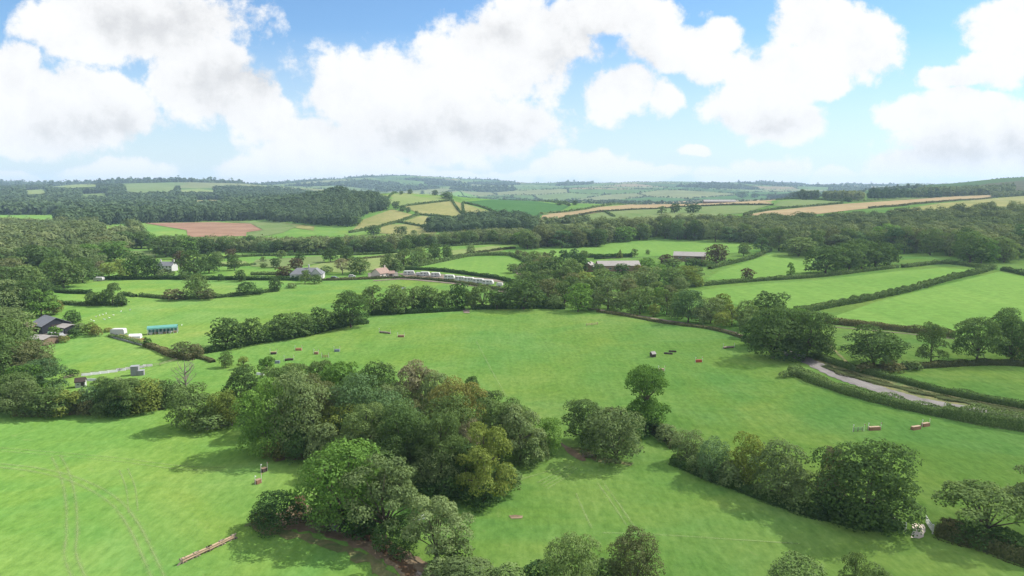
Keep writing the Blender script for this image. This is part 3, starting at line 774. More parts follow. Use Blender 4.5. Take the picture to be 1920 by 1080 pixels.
# ------------------------------------------------------------------ hedges
HG = 'field hedges'
for px, w_, h_, lab, leaf in [
 ([(1495,588),(1560,575),(1640,560),(1760,530),(1862,504)], 3.2, 2.4, 'long straight clipped hedge climbing diagonally between the right fields', 'hedge'),
 ([(1878,507),(1930,518)], 2.6, 2.4, 'short hedge beyond the gravel gateway at the right border', 'hedge'),
 ([(1545,606),(1620,613),(1700,622),(1790,633)], 2.6, 2.1, 'brown tinged hedge behind the four field oaks', 'bramble'),
 ([(1768,779),(1800,786),(1860,796),(1940,808)], 4.2, 3.1, 'taller overgrown end of the roadside hedge hiding the road', 'hedge'),
 ([(1485,698),(1530,718),(1600,741),(1700,766),(1768,780)], 3.4, 2.0, 'thick curved hedge along the lower side of the road', 'hedge'),
 ([(1520,668),(1600,694),(1680,714),(1760,735),(1840,751),(1940,769)], 2.2, 1.5, 'hedge on the bank above the road', 'hedge'),
 ([(1625,697),(1690,692),(1740,689),(1850,684),(1940,687)], 2.0, 1.5, 'brownish hedge at the feet of the four field oaks', 'bramble'),
 ([(1225,546),(1330,535),(1440,526),(1530,520),(1600,512),(1682,502)], 2.6, 2.0, 'hedge under the oak row in the middle of the right fields', 'hedge'),
 ([(1692,502),(1770,495),(1846,504)], 2.8, 2.2, 'hedge from the oak row up to the wood corner', 'hedge'),
 ([(1120,585),(1180,594),(1250,607),(1330,617),(1385,632),(1412,645)], 1.6, .9, 'low brown bank hedge edging the big paddock below the lane', 'bramble'),
 ([(1330,505),(1400,488),(1445,470)], 2.6, 2.2, 'hedge climbing from the farm barn towards the wood', 'hedge'),
 ([(690,591),(760,588),(850,583),(868,580)], 2.6, 1.8, 'hedge beneath the tree row left of the gap', 'dark'),
 ([(884,580),(930,579),(1000,578),(1060,579)], 2.4, 1.8, 'hedge beneath the trees right of the gap', 'dark'),
 ([(370,664),(420,656),(480,644),(560,632),(640,613),(690,606)], 2.4, 1.6, 'dark hedge beneath the row of round oaks', 'dark'),
 ([(272,649),(300,658),(322,668),(360,676)], 2.2, 1.5, 'brown hedge running down from the yellow railed arena', 'bramble'),
 ([(206,631),(240,639),(268,648)], 1.6, 1.0, 'low hedge along the yellow railed arena', 'hedge'),
 ([(112,570),(160,573),(235,572)], 2.2, 1.6, 'hedge under the small clump in the left field', 'hedge'),
 ([(78,545),(130,550),(172,551)], 2.4, 1.8, 'hedge below the big round trees at the left', 'dark'),
 ([(228,553),(255,557)], 2.0, 1.6, 'short isolated hedge piece in the left field', 'hedge'),
 ([(262,556),(330,561),(400,559),(470,552),(522,546)], 2.2, 1.5, 'hedge linking the round thorn bushes in the left field', 'hedge'),
 ([(170,524),(300,524),(430,525),(560,526)], 2.6, 2.0, 'long dark hedge along the lane below the white house', 'dark'),
 ([(470,516),(520,516),(555,518)], 2.2, 1.8, 'hedge left of the white farmhouse', 'hedge'),
 ([(600,526),(680,524),(740,522),(830,527),(950,546)], 2.2, 1.3, 'dark hedge bank along the lane below the caravans', 'bramble'),
 ([(748,506),(800,507),(860,513),(940,525),(960,534)], 2.4, 2.0, 'hedge behind the row of caravans', 'dark'),
 ([(740,510),(800,497),(880,481),(958,479)], 3.0, 2.4, 'thick hedge above the lush paddock', 'hedge'),
 ([(958,480),(975,486),(990,495)], 2.4, 2.2, 'hedge at the right end of the lush paddock', 'hedge'),
 ([(400,486),(470,481),(560,479),(640,478)], 2.4, 1.8, 'hedge across the dull pasture left of the oaks', 'hedge'),
 ([(655,479),(720,476),(790,470)], 2.4, 1.8, 'hedge in front of the dark tree strip', 'hedge'),
 ([(630,492),(680,486),(735,481)], 2.0, 1.4, 'thin hedge in the pale worn pasture', 'bramble'),
 ([(400,497),(440,500),(480,497)], 2.0, 1.5, 'hedge beside the pale strip right of the white house', 'hedge'),
 ([(790,466),(840,462),(900,459),(960,457)], 2.4, 1.8, 'hedge below the poplar like strip of trees', 'hedge'),
 ([(848,484),(905,474),(945,468),(965,466)], 2.4, 1.8, 'hedge along the dull brownish paddock', 'bramble'),
 ([(752,389),(800,382),(850,377)], 3.2, 3.0, 'hedge between the upper fields of the hill', 'hedge'),
 ([(697,371),(735,365),(790,362),(845,375),(870,381),(910,391),(950,408)], 3.2, 3.0, 'hedge running over the crown of the hill', 'hedge'),
 ([(840,358),(862,359),(885,371),(960,371),(1068,386)], 3.2, 3.0, 'hedge along the top of the deep green crop', 'hedge'),
 ([(655,437),(705,428),(725,423),(755,414),(785,404)], 3.2, 3.0, 'hedge climbing beside the tan hill fields', 'hedge'),
 ([(727,421),(752,418),(800,427),(812,430)], 3.0, 2.6, 'hedge above the lowest tan field', 'hedge'),
 ([(782,403),(830,407),(885,412)], 3.2, 3.0, 'hedge at the foot of the large tan field', 'hedge'),
 ([(995,421),(1060,410),(1140,397),(1300,388),(1450,385)], 3.4, 2.6, 'hedge along the lower side of the long stubble field', 'bramble'),
 ([(1132,397),(1142,402),(1152,407)], 3.0, 2.6, 'short hedge running down from the stubble field', 'hedge'),
 ([(1010,403),(1120,389),(1210,381),(1300,376),(1455,374)], 3.4, 2.8, 'hedge along the ridge above the long stubble', 'hedge'),
 ([(1395,403),(1440,395),(1500,389),(1580,382)], 3.4, 2.8, 'hedge between the green ridge field and beige stubble', 'hedge'),
 ([(1630,391),(1700,385),(1790,377),(1866,370)], 3.0, 2.2, 'dark hedge below the beige stubble strip', 'bramble'),
 ([(1455,375),(1500,373),(1590,378)], 3.2, 2.8, 'hedge in front of the ridge farm trees', 'hedge'),
 ([(1590,379),(1700,372),(1800,365),(1862,361)], 2.6, 1.8, 'hedge above the beige stubble strip', 'hedge'),
 ([(1052,482),(1085,484),(1130,483)], 2.6, 2.8, 'clipped garden hedge left of the farmstead', 'dark'),
 ([(1115,486),(1150,484),(1185,482)], 2.6, 3.0, 'tall clipped garden hedge behind the farmstead', 'dark'),
 ([(1225,545),(1255,543),(1285,537)], 2.4, 1.9, 'clipped hedge beside the white drive of the farm garden', 'hedge'),
 ([(1758,1001),(1790,1012),(1850,1030),(1940,1062)], 3.0, 1.9, 'bramble hedge right of the gravel gateway', 'bramble'),
 ([(1262,868),(1320,893),(1380,915),(1450,942),(1530,968),(1620,988),(1688,991)], 2.4, 1.5, 'overgrown hedge bottom beneath the near row of trees', 'dark'),
 ([(1225,808),(1250,824),(1268,842)], 2.6, 1.7, 'low blue-green hedge end beside the tall two-tiered tree', 'bramble'),
 ([(30,778),(100,778),(170,772),(240,772),(310,765)], 2.6, 1.4, 'bramble foot of the hedgerow along the near left field', 'bramble'),
 ([(350,668),(385,674),(400,680)], 1.6, .9, 'low brown bramble strip beside the dead tree', 'bramble'),
]:
    hedge(px, w_, h_, lab, leaf, HG)
hedge([(1545,687),(1600,706),(1680,726),(1760,745),(1850,762),(1940,777)], 3.2, .45, 'low tangle of brambles and dry weeds on the road verge', 'bramble', None, .6, name='verge_weeds', cat='weeds')
# ------------------------------------------------------------------ trees one by one
cluster('trees at the lower border of the photograph', 'at the lower border of the photograph', [
 (1072,1130,132,100,'ash','dark bushy tree at the lower border, left of the smaller brownish tree','dome'), (1130,1100,48,80,'bushg'), (1012,1100,45,75,'bushd'),
 (1187,1112,116,90,'brown','brownish dark tree with a bare trunk at the lower border','dome'), (1500,1120,74,104,'bushg','round shrub top at the lower border below the oak shadow'),
 (1600,1115,75,50,'ash','spindly two-pronged tree top at the lower border','tall'), (1648,1118,52,60,'ash'), (880,1108,60,110,'bushw'), (825,1100,50,70,'bushw'), (950,1110,50,70,'bushg')])
S = 'beside the stream'
cluster('trees beside the stream', S, [
 (646,985,162,146,'green','large round bright green tree standing over the stream bend','dome'),
 (722,1015,155,130,'willow','airy tree with forked trunk beside the stream','airy'),
 (818,1055,126,122,'willow','lower open tree with curved limbs at the stream bank','airy'),
 (525,985,62,95,'bushd'), (745,1034,64,84,'bushd'), (690,1005,55,85,'bushd'), (615,990,40,70,'bushg'), (672,1000,35,50,'bushd'), (850,1062,55,70,'bushw'), (495,982,26,44,'bushb')])
C = 'in the copse'
cluster('trees of the central copse', C, [
 (908,940,140,105,'maple','tall yellow-green tree at the front of the copse','tall'),
 (815,930,88,88,'willow'), (770,905,136,100,'oak'), (828,915,138,96,'ash'), (858,835,128,96,'autumn','large bronze tree rising at the top of the copse','dome'),
 (975,872,108,84,'willow'), (1027,853,70,50,'green','small bright green tree at the right tip of the copse','dome'), (640,852,92,84,'maple'),
 (505,852,138,104,'green'), (568,850,152,108,'willow'), (667,835,135,104,'bluish'), (705,795,118,84,'oak'), (785,795,115,84,'pale','pale tree with fanned bare limbs at the top of the copse','tall'),
 (886,765,60,34,'oak'), (745,850,110,94,'bluish'), (715,860,74,60,'green'), (935,862,110,88,'ash'), (460,780,92,78,'oak'), (604,770,92,60,'ash'), (882,880,92,46,'pale'),
 (728,925,86,86,'oak'), (365,802,80,86,'ash','round tree at the left tip of the copse casting shadow on the near field','dome'), (420,800,66,56,'maple','small yellowish round tree at the left tip of the copse','dome'),
 (520,862,42,48,'busha','small rusty bush in front of the copse'), (540,800,110,80,'oak'), (610,868,78,70,'bushw'), (690,880,120,96,'ash'), (840,865,122,104,'ash'), (760,885,130,96,'oak'),
 (600,830,128,84,'brown'), (640,790,110,84,'green'), (740,810,88,80,'willow'), (820,810,110,80,'willow'), (920,815,80,70,'ash'), (960,840,86,70,'ash'), (870,920,88,72,'oak'),
 (565,862,60,66,'bushd'), (655,890,70,80,'oak'), (485,820,76,64,'oak'), (540,855,46,60,'bushd'), (700,935,50,72,'bushd'), (845,938,48,70,'bushd'), (900,948,40,66,'bushd'), (945,925,55,60,'bushg'), (990,875,45,52,'bushg'),
 (430,790,44,56,'bushg'), (395,806,36,60,'bushg'), (560,770,86,74,'ash'), (520,780,90,74,'ash'), (780,840,84,70,'brown'), (1005,862,60,44,'bushw'), (770,930,52,70,'bushg'), (800,940,42,60,'bushd')])
R = 'right of the copse'
cluster('trees right of the copse', R, [
 (1098,834,84,82,'oak','dark dense tree right of the bare earth track','field'), (1155,868,98,98,'willow','grey leaved round tree right of the copse','dome'),
 (1210,810,120,82,'stack','tall two-tiered tree standing against the paddock','stack'), (1148,815,52,66,'bushb'), (1120,848,60,66,'bushg'), (1205,815,48,58,'bushd'), (1178,828,48,50,'bushd')])
cluster('near hedgerow trees left of the gravel gateway', 'in the near hedgerow', [
 (1250,828,32,46,'bushw'), (1290,868,60,64,'willow','pale round tree at the upper end of the near hedgerow','dome'), (1335,898,74,68,'bluish','blue-green tree in the near hedgerow','dome'),
 (1400,910,96,74,'maple','yellow-tinged tree in the near hedgerow','dome'), (1465,940,108,108,'willow','wide grey-green tree in the near hedgerow','dome'), (1556,960,120,48,'pale','thin pale tree pressed against the near big oak','tall'),
 (1622,984,162,160,'oak','largest oak of the near hedgerow, above the gravel gateway','dome'), (1590,982,50,70,'bushd'), (1505,955,56,74,'bushg'), (1370,912,48,60,'bushw'), (1318,892,42,52,'bushw'), (1550,972,50,66,'bushd'), (1640,992,50,66,'bushd')])
cluster('trees right of the gravel gateway', 'right of the gravel gateway', [
 (1848,1008,92,150,'spread','low wide spreading tree with forked limbs right of the gateway','spread'), (1935,1000,125,110,'willow','large grey-green tree cut by the right border','airy'),
 (1786,1008,36,46,'bushb'), (1880,1030,40,66,'bushd'), (1820,1020,42,70,'bushd')])
cluster('trees around the road bend', 'around the road bend', [
 (1450,672,95,104,'oak','left of the two massive oaks over the road','dome'), (1512,670,88,90,'oak','right of the two massive oaks over the road','dome'), (1440,607,58,74,'oak','smaller dark oak behind the massive oaks','dome'),
 (1485,640,60,80,'green'), (1420,650,58,56,'bushd'), (1480,676,36,60,'bushd'), (1540,668,45,44,'bushg'), (1468,708,14,18,'bushg'), (1484,706,14,18,'bushg')])
cluster('field oaks above the road', 'in the field above the road', [
 (1637,688,74,106,'oak','broad oak with two trunks above the road','field'), (1745,682,77,48,'ash','narrow uneven tree among the field oaks','tall'), (1832,680,85,80,'oak','oak with a clear trunk among the field oaks','field'),
 (1897,680,84,78,'oak','dense oak at the right border above the road','dome'), (1885,640,62,62,'oak','oak behind the border oak in the right field','dome'), (1672,698,24,44,'bushb'), (1622,698,20,36,'bushb'), (1710,693,18,32,'bushg'), (1906,678,26,30,'busha')])
cluster('oak row between the right fields', 'in the oak row between the right fields', [
 (1548,513,52,70,'oak'), (1592,509,52,62,'oak'), (1615,504,56,60,'oak'), (1640,502,50,56,'oak'), (1664,498,42,46,'oak'), (1575,500,44,40,'oak')])
cluster('lone trees in the right fields', 'alone in the right fields', [
 (1403,527,24,25,'copper','small round copper tree beside the hedge in the right fields'), (1482,522,30,15,'narrow','slim upright tree beside the hedge in the right fields','tall'),
 (1343,494,36,40,'copper','dark purple-brown tree beside the farm barn'), (1394,480,25,26,'ash','small round tree below the wood, left of its neighbour'), (1427,474,29,28,'bluish','small blue-green round tree at the wood end of the hedge')])
U = 'in the tree row above the big paddock'
cluster('tree row above the big paddock', U, [
 (658,614,66,62,'oak','largest and nearest tree of the row above the big paddock','dome'), (700,590,54,54,'ash'), (742,587,52,50,'ash'), (775,584,46,46,'ash'), (806,582,46,42,'ash'), (832,581,36,34,'oak'),
 (858,578,48,40,'dark','very dark round tree left of the hedge gap','dome'), (905,580,44,48,'ash','light limbed tree right of the hedge gap','airy'), (885,579,32,28,'ash'), (932,580,38,36,'oak'), (720,588,30,40,'bushd'), (790,584,26,40,'bushd')])
cluster('row of round oaks left of the big paddock', 'in the row of round oaks', [
 (425,652,54,66,'oak'), (470,646,48,54,'oak'), (527,636,48,52,'oak'), (563,630,44,46,'oak'), (605,622,44,52,'oak'), (340,672,30,40,'brown','brownish round bush tree at the lower end of the oak row','dome'), (368,670,26,26,'bushb'), (500,641,30,36,'bushd'), (545,634,28,34,'bushd'), (585,627,28,36,'bushd'), (632,617,28,34,'bushd')])
L = 'among the trees along the lane'
cluster('trees along the lane above the big paddock', L, [
 (982,580,56,72,'oak'), (1030,566,44,50,'brown'), (1058,574,46,48,'ash'), (1084,584,52,50,'green'), (1140,580,56,64,'willow'), (1178,570,46,46,'brown'), (1200,588,50,52,'ash'), (1225,594,24,22,'maple','small yellowish bush tree on the lane edge','dome'),
 (1250,590,48,44,'ash'), (1290,604,60,60,'bluish'), (1332,606,48,44,'willow'), (1372,610,40,38,'maple','yellowish tree on the lane near the massive oaks','tall'), (1398,618,54,44,'ash'), (1350,590,40,40,'maple'), (1110,582,30,30,'bushw'), (1010,575,30,34,'bushd'), (1160,584,28,36,'bushg'),
 (1230,582,44,44,'green'), (1268,598,34,34,'bushg'), (1312,608,32,34,'bushw'), (1040,579,26,34,'bushg'), (1405,632,40,40,'bushg'), (1432,650,48,46,'bushw'), (1352,614,30,34,'bushm'), (1122,560,42,46,'oak'), (1095,562,40,44,'ash'), (1005,556,42,46,'oak'), (965,568,30,32,'bushg'), (1070,556,38,42,'oak')])
G = 'among the garden trees below the farmstead'
cluster('garden trees round the farmstead', G, [
 (1000,530,40,54,'oak'), (1040,528,46,58,'oak'), (1075,530,44,44,'ash'), (1130,540,36,54,'ash'), (1166,514,20,30,'dark'), (1172,552,38,44,'willow'), (1212,548,48,52,'willow'), (1238,523,26,32,'green','bright round garden tree below the farmstead','dome'), (1262,534,32,42,'ash'),
 (1287,528,30,34,'maple','yellowish garden tree below the farm barn','dome'), (1303,524,25,32,'ash'), (1213,505,22,32,'green','bright green round tree beside the farmstead roof','dome'), (1247,497,20,26,'copper','copper tree between farmstead and barn'), (1262,503,19,34,'ash'), (1242,514,20,30,'oak'),
 (1163,484,16,11,'cone','small bright cone tree behind the farmstead','cone'), (1190,482,16,14,'ash'), (1215,478,10,9,'ash'), (1037,487,18,16,'ash'), (1056,492,24,22,'bluish'), (1075,490,24,18,'bluish'), (1094,488,18,18,'ash'), (1122,514,20,26,'oak'), (1085,512,34,36,'dark'),
 (1300,500,16,34,'oak'), (1322,499,12,26,'ash'), (1020,515,36,44,'brown'), (998,505,34,36,'ash'), (1055,540,40,44,'ash'), (1100,548,38,40,'maple'), (1020,545,40,42,'willow'), (1150,535,26,34,'oak'), (1190,532,25,34,'brown'), (1200,515,20,26,'busha'), (1245,548,22,26,'bushd'), (1275,545,26,30,'bushw'), (1308,538,24,26,'bushm'), (1225,535,22,26,'bushd'), (980,540,30,36,'ash'), (1070,548,36,38,'brown'), (975,556,30,34,'green'), (1230,560,32,34,'ash'), (1255,565,30,32,'brown'), (1285,562,22,26,'bushg')])
cluster('bushes along the driveway', 'along the driveway', [(972,480,12,14,'bushb'), (985,484,13,16,'bushb'), (998,488,14,16,'bushb'), (1010,489,15,17,'bushb'), (1024,486,14,16,'bushb'), (1032,494,14,14,'bushg')])
W = 'in the thick tree mass at the left border'
cluster('tree mass at the left border', W, [
 (5,600,75,84,'willow'), (42,596,70,66,'oak'), (78,594,52,56,'green'), (102,590,26,30,'autumn'), (15,560,62,76,'oak'), (52,556,58,62,'ash','pale green round crowned tree at the left border','dome'), (82,560,34,40,'oak'), (98,580,26,30,'ash'),
 (20,700,100,100,'ash'), (58,708,66,80,'brown','russet tinged round tree at the left border','dome'), (80,738,62,78,'bluish'), (24,770,70,84,'ash'), (-5,720,90,80,'oak'), (50,745,60,70,'green'), (10,650,72,80,'willow'), (40,640,50,60,'ash'), (5,772,52,60,'bushg'), (60,668,26,40,'ash'), (38,690,50,56,'autumn'), (88,704,40,46,'oak')])
K = 'in the hedgerow along the near left field'
cluster('hedgerow along the near left field', K, [
 (38,780,66,70,'willow'), (92,780,54,62,'ash','yellowish green tree in the near left hedgerow','dome'), (132,778,46,58,'maple'), (150,772,40,44,'brown'), (180,774,50,50,'bluish'), (210,774,62,54,'oak'), (242,778,66,62,'ash'), (278,770,58,56,'maple'), (310,762,48,44,'oak'), (65,782,36,44,'bushg'), (112,782,34,40,'bushg'), (165,780,32,36,'bushb'), (262,776,34,44,'bushm'), (225,782,36,44,'bushd'), (335,760,42,44,'bushg'), (190,740,34,36,'ash'), (225,745,36,40,'willow'), (255,742,34,36,'ash'), (300,748,34,40,'ash'), (195,782,30,40,'bushg')])
cluster('small trees by the track at the copse', 'by the white track', [
 (423,689,30,24,'ash','small round tree by the white track, nearest to the oak row','dome'), (457,692,23,22,'maple','small yellowish round tree by the white track'), (502,708,40,32,'green','small pointed tree by the white track','tall'), (547,709,29,34,'maple'), (135,706,14,22,'bushd'), (530,711,14,22,'bushb')])
cluster('trees by the black barn', 'by the black barn', [(136,609,27,28,'dark','very dark round tree behind the black barn','dome'), (150,624,20,26,'bushg'), (170,627,24,26,'bushm'), (182,630,20,24,'busha'), (140,633,18,24,'bushd'), (277,651,20,15,'bushd'), (105,634,22,20,'green'), (120,642,14,20,'busha'), (205,622,8,18,'busha')])
E = 'in the left fields'
cluster('trees of the left fields', E, [
 (172,573,25,26,'oak'), (191,573,25,24,'oak'), (211,573,42,36,'oak','tallest tree of the small clump in the left field','tall'), (228,574,20,24,'oak'), (330,562,21,42,'bushb','low brown thorn bush in the left field'), (370,560,46,44,'ash','broad topped tree in the left field hedge','dome'), (388,562,22,30,'bushb'), (462,554,26,36,'bushd','round dark thorn bush in the left field hedge'),
 (518,546,26,24,'oak'), (572,532,26,20,'ash'), (592,532,18,24,'bushg'), (548,540,10,20,'bushg'), (485,552,12,20,'bushd')])
O = 'around the white house'
cluster('trees around the white house', O, [
 (120,540,58,74,'ash','biggest round grey-green tree at the left valley edge','dome'), (155,530,46,44,'oak'), (90,535,44,50,'green'), (256,523,50,40,'dark','tall dark tree left of the white house','dome'), (290,521,36,30,'dark'), (205,518,26,28,'maple','golden yellow tree left of the white house','dome'), (190,515,26,24,'pale'), (225,508,22,22,'maple'), (365,518,48,54,'oak','large dark tree right of the white house','dome'), (392,512,38,36,'oak'), (340,500,30,28,'copper'), (310,522,18,30,'bushw'), (345,524,16,20,'bushg'), (440,507,30,24,'oak'), (452,528,22,20,'oak'), (415,527,14,14,'bushd'), (405,498,26,30,'ash'), (433,484,18,20,'copper','small russet tree in the hedge right of the white house'), (330,486,24,26,'oak'), (275,500,22,26,'oak'), (170,510,28,32,'willow'), (235,520,20,26,'bushm'), (180,522,20,26,'bushg')])
M = 'near the white farmhouse'
cluster('trees near the white farmhouse', M, [
 (518,502,18,20,'oak'), (495,503,10,14,'ash'), (532,519,20,30,'copper','wide copper tree left of the white farmhouse'), (557,508,24,27,'copper','copper tree behind the white farmhouse'), (552,520,14,16,'bushd'), (562,490,16,20,'oak'), (527,485,16,20,'ash'), (620,492,27,28,'oak','left of the two spreading oaks in the dull pasture','field'), (649,490,27,28,'oak','right of the two spreading oaks in the dull pasture','field'),
 (675,514,32,38,'oak','dense dark tree between farmhouse and pink cottage','dome'), (642,514,30,28,'pale','pale open tree between farmhouse and pink cottage','airy'), (612,512,14,22,'bushg'), (575,527,20,16,'dark'), (590,524,10,12,'ash'), (494,491,10,12,'ash'), (600,478,12,14,'oak')])
V = 'in the hedge line above the caravans'
cluster('trees in the hedge line above the caravans', V, [
 (730,507,32,32,'ash'), (757,503,36,34,'ash'), (785,497,34,32,'ash'), (815,489,32,28,'oak'), (838,486,28,20,'oak'), (883,477,19,17,'ash','single round tree on the hedge above the lush paddock','dome'), (728,480,26,24,'oak'), (760,478,30,30,'oak'), (745,508,22,24,'bushg'), (772,502,22,24,'bushg'), (800,494,20,24,'bushg'), (980,510,16,20,'bushg'), (962,512,18,22,'ash')])
cluster('trees of the hedged hill', 'on the hedged hill', [
 (752,365,7,8,'oak'), (769,364,9,10,'oak'), (792,363,6,7,'oak'), (816,367,11,12,'dark'), (838,373,14,24,'oak'), (742,393,16,15,'oak'), (755,397,12,14,'oak'), (765,400,12,10,'oak'), (781,402,7,8,'oak'), (732,416,2,3,'bushd'), (670,423,18,20,'oak'), (700,440,18,28,'oak'), (752,440,16,26,'oak'), (776,441,10,12,'oak'), (727,386,12,12,'oak'), (960,372,8,8,'oak'), (1048,385,7,14,'oak'), (1078,385,10,10,'oak')])
cluster('trees above the hillside wood', 'above the hillside wood', [
 (1300,400,18,30,'dark','dark broad oak standing above the hillside wood','dome'), (1265,400,18,20,'oak'), (1240,402,16,18,'ash'), (1217,381,7,9,'dark','tiny dark tree on the ridge hedge'), (1307,383,4,5,'dark'), (1375,383,3,4,'dark'), (1390,371,12,24,'dark'), (1415,371,9,16,'dark'), (1590,379,9,14,'dark')])
# dead tree
def dead_tree(px, py, hpx, label):
    p = P(px, py); H = htop(p, py, hpx); r = random.Random(3); m = MB()
    m.tube([(0,0,-.2), (.05,0,H*.3), (0,.05,H*.62), (.1,0,H*.92)], [.26,.2,.14,.03], 8)
    b = MB()
    for k in range(26):
        z = H*r.uniform(.22,.75); a = r.uniform(0,6.28); l = H*r.uniform(.18,.38)
        q = Vector((math.cos(a)*l*.8, math.sin(a)*l*.8, z+l*.75)); s_ = Vector((0,0,z)); mid = s_.lerp(q,.5)+Vector((r.uniform(-.2,.2),r.uniform(-.2,.2),-.15))
        b.tube([s_,mid,q],[.09,.06,.02],5)
        for j in range(5):
            e = mid.lerp(q, r.uniform(.1,1)); b.tube([e, e+Vector((r.uniform(-.9,.9),r.uniform(-.9,.9),r.uniform(.2,1.0)))],[.035,.012],4)
    o = thing('dead_tree', label, 'dead tree', p)
    m.obj('trunk', BARKPALE, o); b.obj('bare_branches', BARKPALE, o)
dead_tree(350, 748, 80, 'bare dead tree with pale branches left of the copse')

# ------------------------------------------------------------------ woods
def to_px(X, Y):
    Z = terrain(X, Y); z = Z-CAMZ
    d = Y*cT - z*sT; return 960+F*X/d, 540-F*(Y*sT+z*cT)/d
def not_over(*polys):
    def f(X, Y):
        px, py = to_px(X, Y); r = np.zeros(X.shape, bool)
        for q in polys: r |= inside(q, px, py)
        return r
    return f
RW = 'along the lower edge of the hillside wood'
wood([(985,472),(1020,467),(1060,467),(1120,463),(1180,453),(1240,449),(1400,456),(1445,466),(1500,484),(1530,478),(1600,474),(1660,474),(1780,482),(1795,495),(1860,498),(1930,482),(1930,408),(1800,411),(1600,417),(1400,424),(1200,433),(1100,443),(1040,450),(985,455)],
     11.5, (12,18), 800, 'broad mixed wood covering the hillside above the right fields', front=46, fl=RW, flg='trees along the lower edge of the hillside wood')
wood([(300,472),(480,475),(700,474),(790,466),(900,457),(990,459),(990,448),(900,447),(800,456),(600,464),(480,464),(300,466)], 8.5, (9,12.5), 380, 'dark strip of trees crossing the valley middle', front=36, fl='in the dark tree strip across the valley', flg='trees of the dark strip across the valley')
wood([(800,437),(1000,434),(1010,420),(945,412),(880,414),(850,424),(805,424)], 10, (11,17), 300, 'clump of trees at the foot of the hedged hill', leaf='farwood')
wood([(470,411),(560,419),(625,426),(657,425),(682,404),(722,395),(727,386),(702,373),(650,372),(600,382),(540,392),(470,399)], 10.5, (13,20), 240, 'wooded knoll rising left of the hedged hill', leaf='farwood')
wood([(110,428),(255,419),(480,414),(480,403),(250,406),(110,414)], 11, (15,21), 180, 'dark wood behind the ploughed brown field', leaf='farwood')
wood([(-200,404),(240,403),(480,401),(600,383),(645,372),(560,360),(450,356),(352,355),(336,353),(329,363),(262,365),(234,362),(229,351),(180,350),(95,353),(55,354),(-200,351)], 14, (14,21), 50, 'blue-green wood covering the far left hills', leaf='farwood', drop=not_over([(46,357),(90,355),(90,375),(46,377)], [(362,376),(412,375),(418,390),(366,392)], [(95,345),(184,344),(184,359),(95,363)], [(232,345),(332,345),(330,370),(232,370)], [(334,353),(404,353),(404,371),(334,371)], [(148,364),(200,362),(206,379),(152,380)]))
wood([(-200,526),(60,520),(110,512),(160,502),(200,492),(235,489),(292,487),(330,481),(400,479),(400,473),(300,471),(268,462),(262,446),(250,428),(110,428),(-200,422)], 12, (11,17), 520, 'rolling mass of trees filling the left valley',
     drop=not_over([(184,428),(244,428),(246,455),(190,455)], [(228,468),(296,466),(298,497),(228,500)], [(88,466),(152,466),(152,476),(88,476)], [(150,415),(225,413),(225,421),(150,421)]), front=40, fl='at the edge of the left valley woods', flg='trees at the edge of the left valley woods')
wood([(1440,374),(1503,373),(1503,370),(1440,370.5)], 9, (16,20), 60, 'dark clump on the ridge left of the ridge cottage', leaf='farwood')
wood([(1503,375),(1532,374),(1532,371),(1503,371)], 8, (13,16), 60, 'dark clump behind the ridge cottage', leaf='farwood')
wood([(1545,373),(1618,376),(1618,373),(1545,370)], 9, (11,15), 60, 'trees around the ridge glasshouse')
wood([(1632,372.5),(1760,371),(1760,367),(1632,368)], 9, (9,19), 110, 'dark conifer belt on the right ridge', leaf='fir', style=('cone', 'dome'))
wood([(1715,372),(1860,366),(1900,364),(1900,358),(1790,360),(1715,366)], 10, (13,19), 60, 'light green belt of trees right of the conifers')
wood([(1862,371),(1930,368),(1930,364),(1862,367)], 8, (8,11), 60, 'dark trees beside the white gatepost on the right ridge')
wood([(-20,468),(120,467),(210,462),(262,462),(255,455),(120,455),(-20,455)], 9, (11,15), 150, 'dense trees in front of the far sheds')
wood([(990,430),(1100,416),(1105,411),(1000,421)], 9, (6,10), 60, 'low trees at the left end of the ridge')
# hedgerows and copses of the far patchwork
r = np.random.default_rng(77)
n = 420000
u_ = r.uniform(-.82, .86, n); Yf = np.exp(r.uniform(math.log(1650), math.log(8200), n)); Xf = u_*Yf
h_, d1, d2 = lattice(Xf, Yf)
keep = ~((u_ < -.235) & (Yf < 3300)) & ~((u_ > .60) & (Yf < 2350)) 
vis = 1
hed = keep & (d2-d1 < 4+Yf*.0008) & (r.random(n) < .7)
wd = keep & (Yf > 3400) & (cell_rand(h_, 2) < np.where(Xf < -300, .24, .13)) & (r.random(n) < .4)
for msk, hr, wr, nm, lab in ((hed, (3, 7), (7, 13), 'far_hedgerows', 'hedgerows dividing the far hill fields'), (wd, (12, 19), (14, 26), 'far_woods', 'small dark woods on the far hills')):
    X, Y = Xf[msk], Yf[msk]; k = len(X)
    hs = r.uniform(*hr, k)*(1+(r.random(k) < .06)*.8); ws = r.uniform(*wr, k)
    # keep only what stands on slopes that face the viewer or on a crest
    pts = np.stack([X, Y, terrain(X, Y)-.1*hs], -1)
    o = link(nm, wood_mesh(nm, pts, hs*1.1, ws, 14, 'farwood', 5+k, ('bush', 'dome'))); props(o, lab, 'hedgerow' if nm == 'far_hedgerows' else 'wood', kind='stuff')
    print(nm, k)
print('TREES', N_TREES[0])
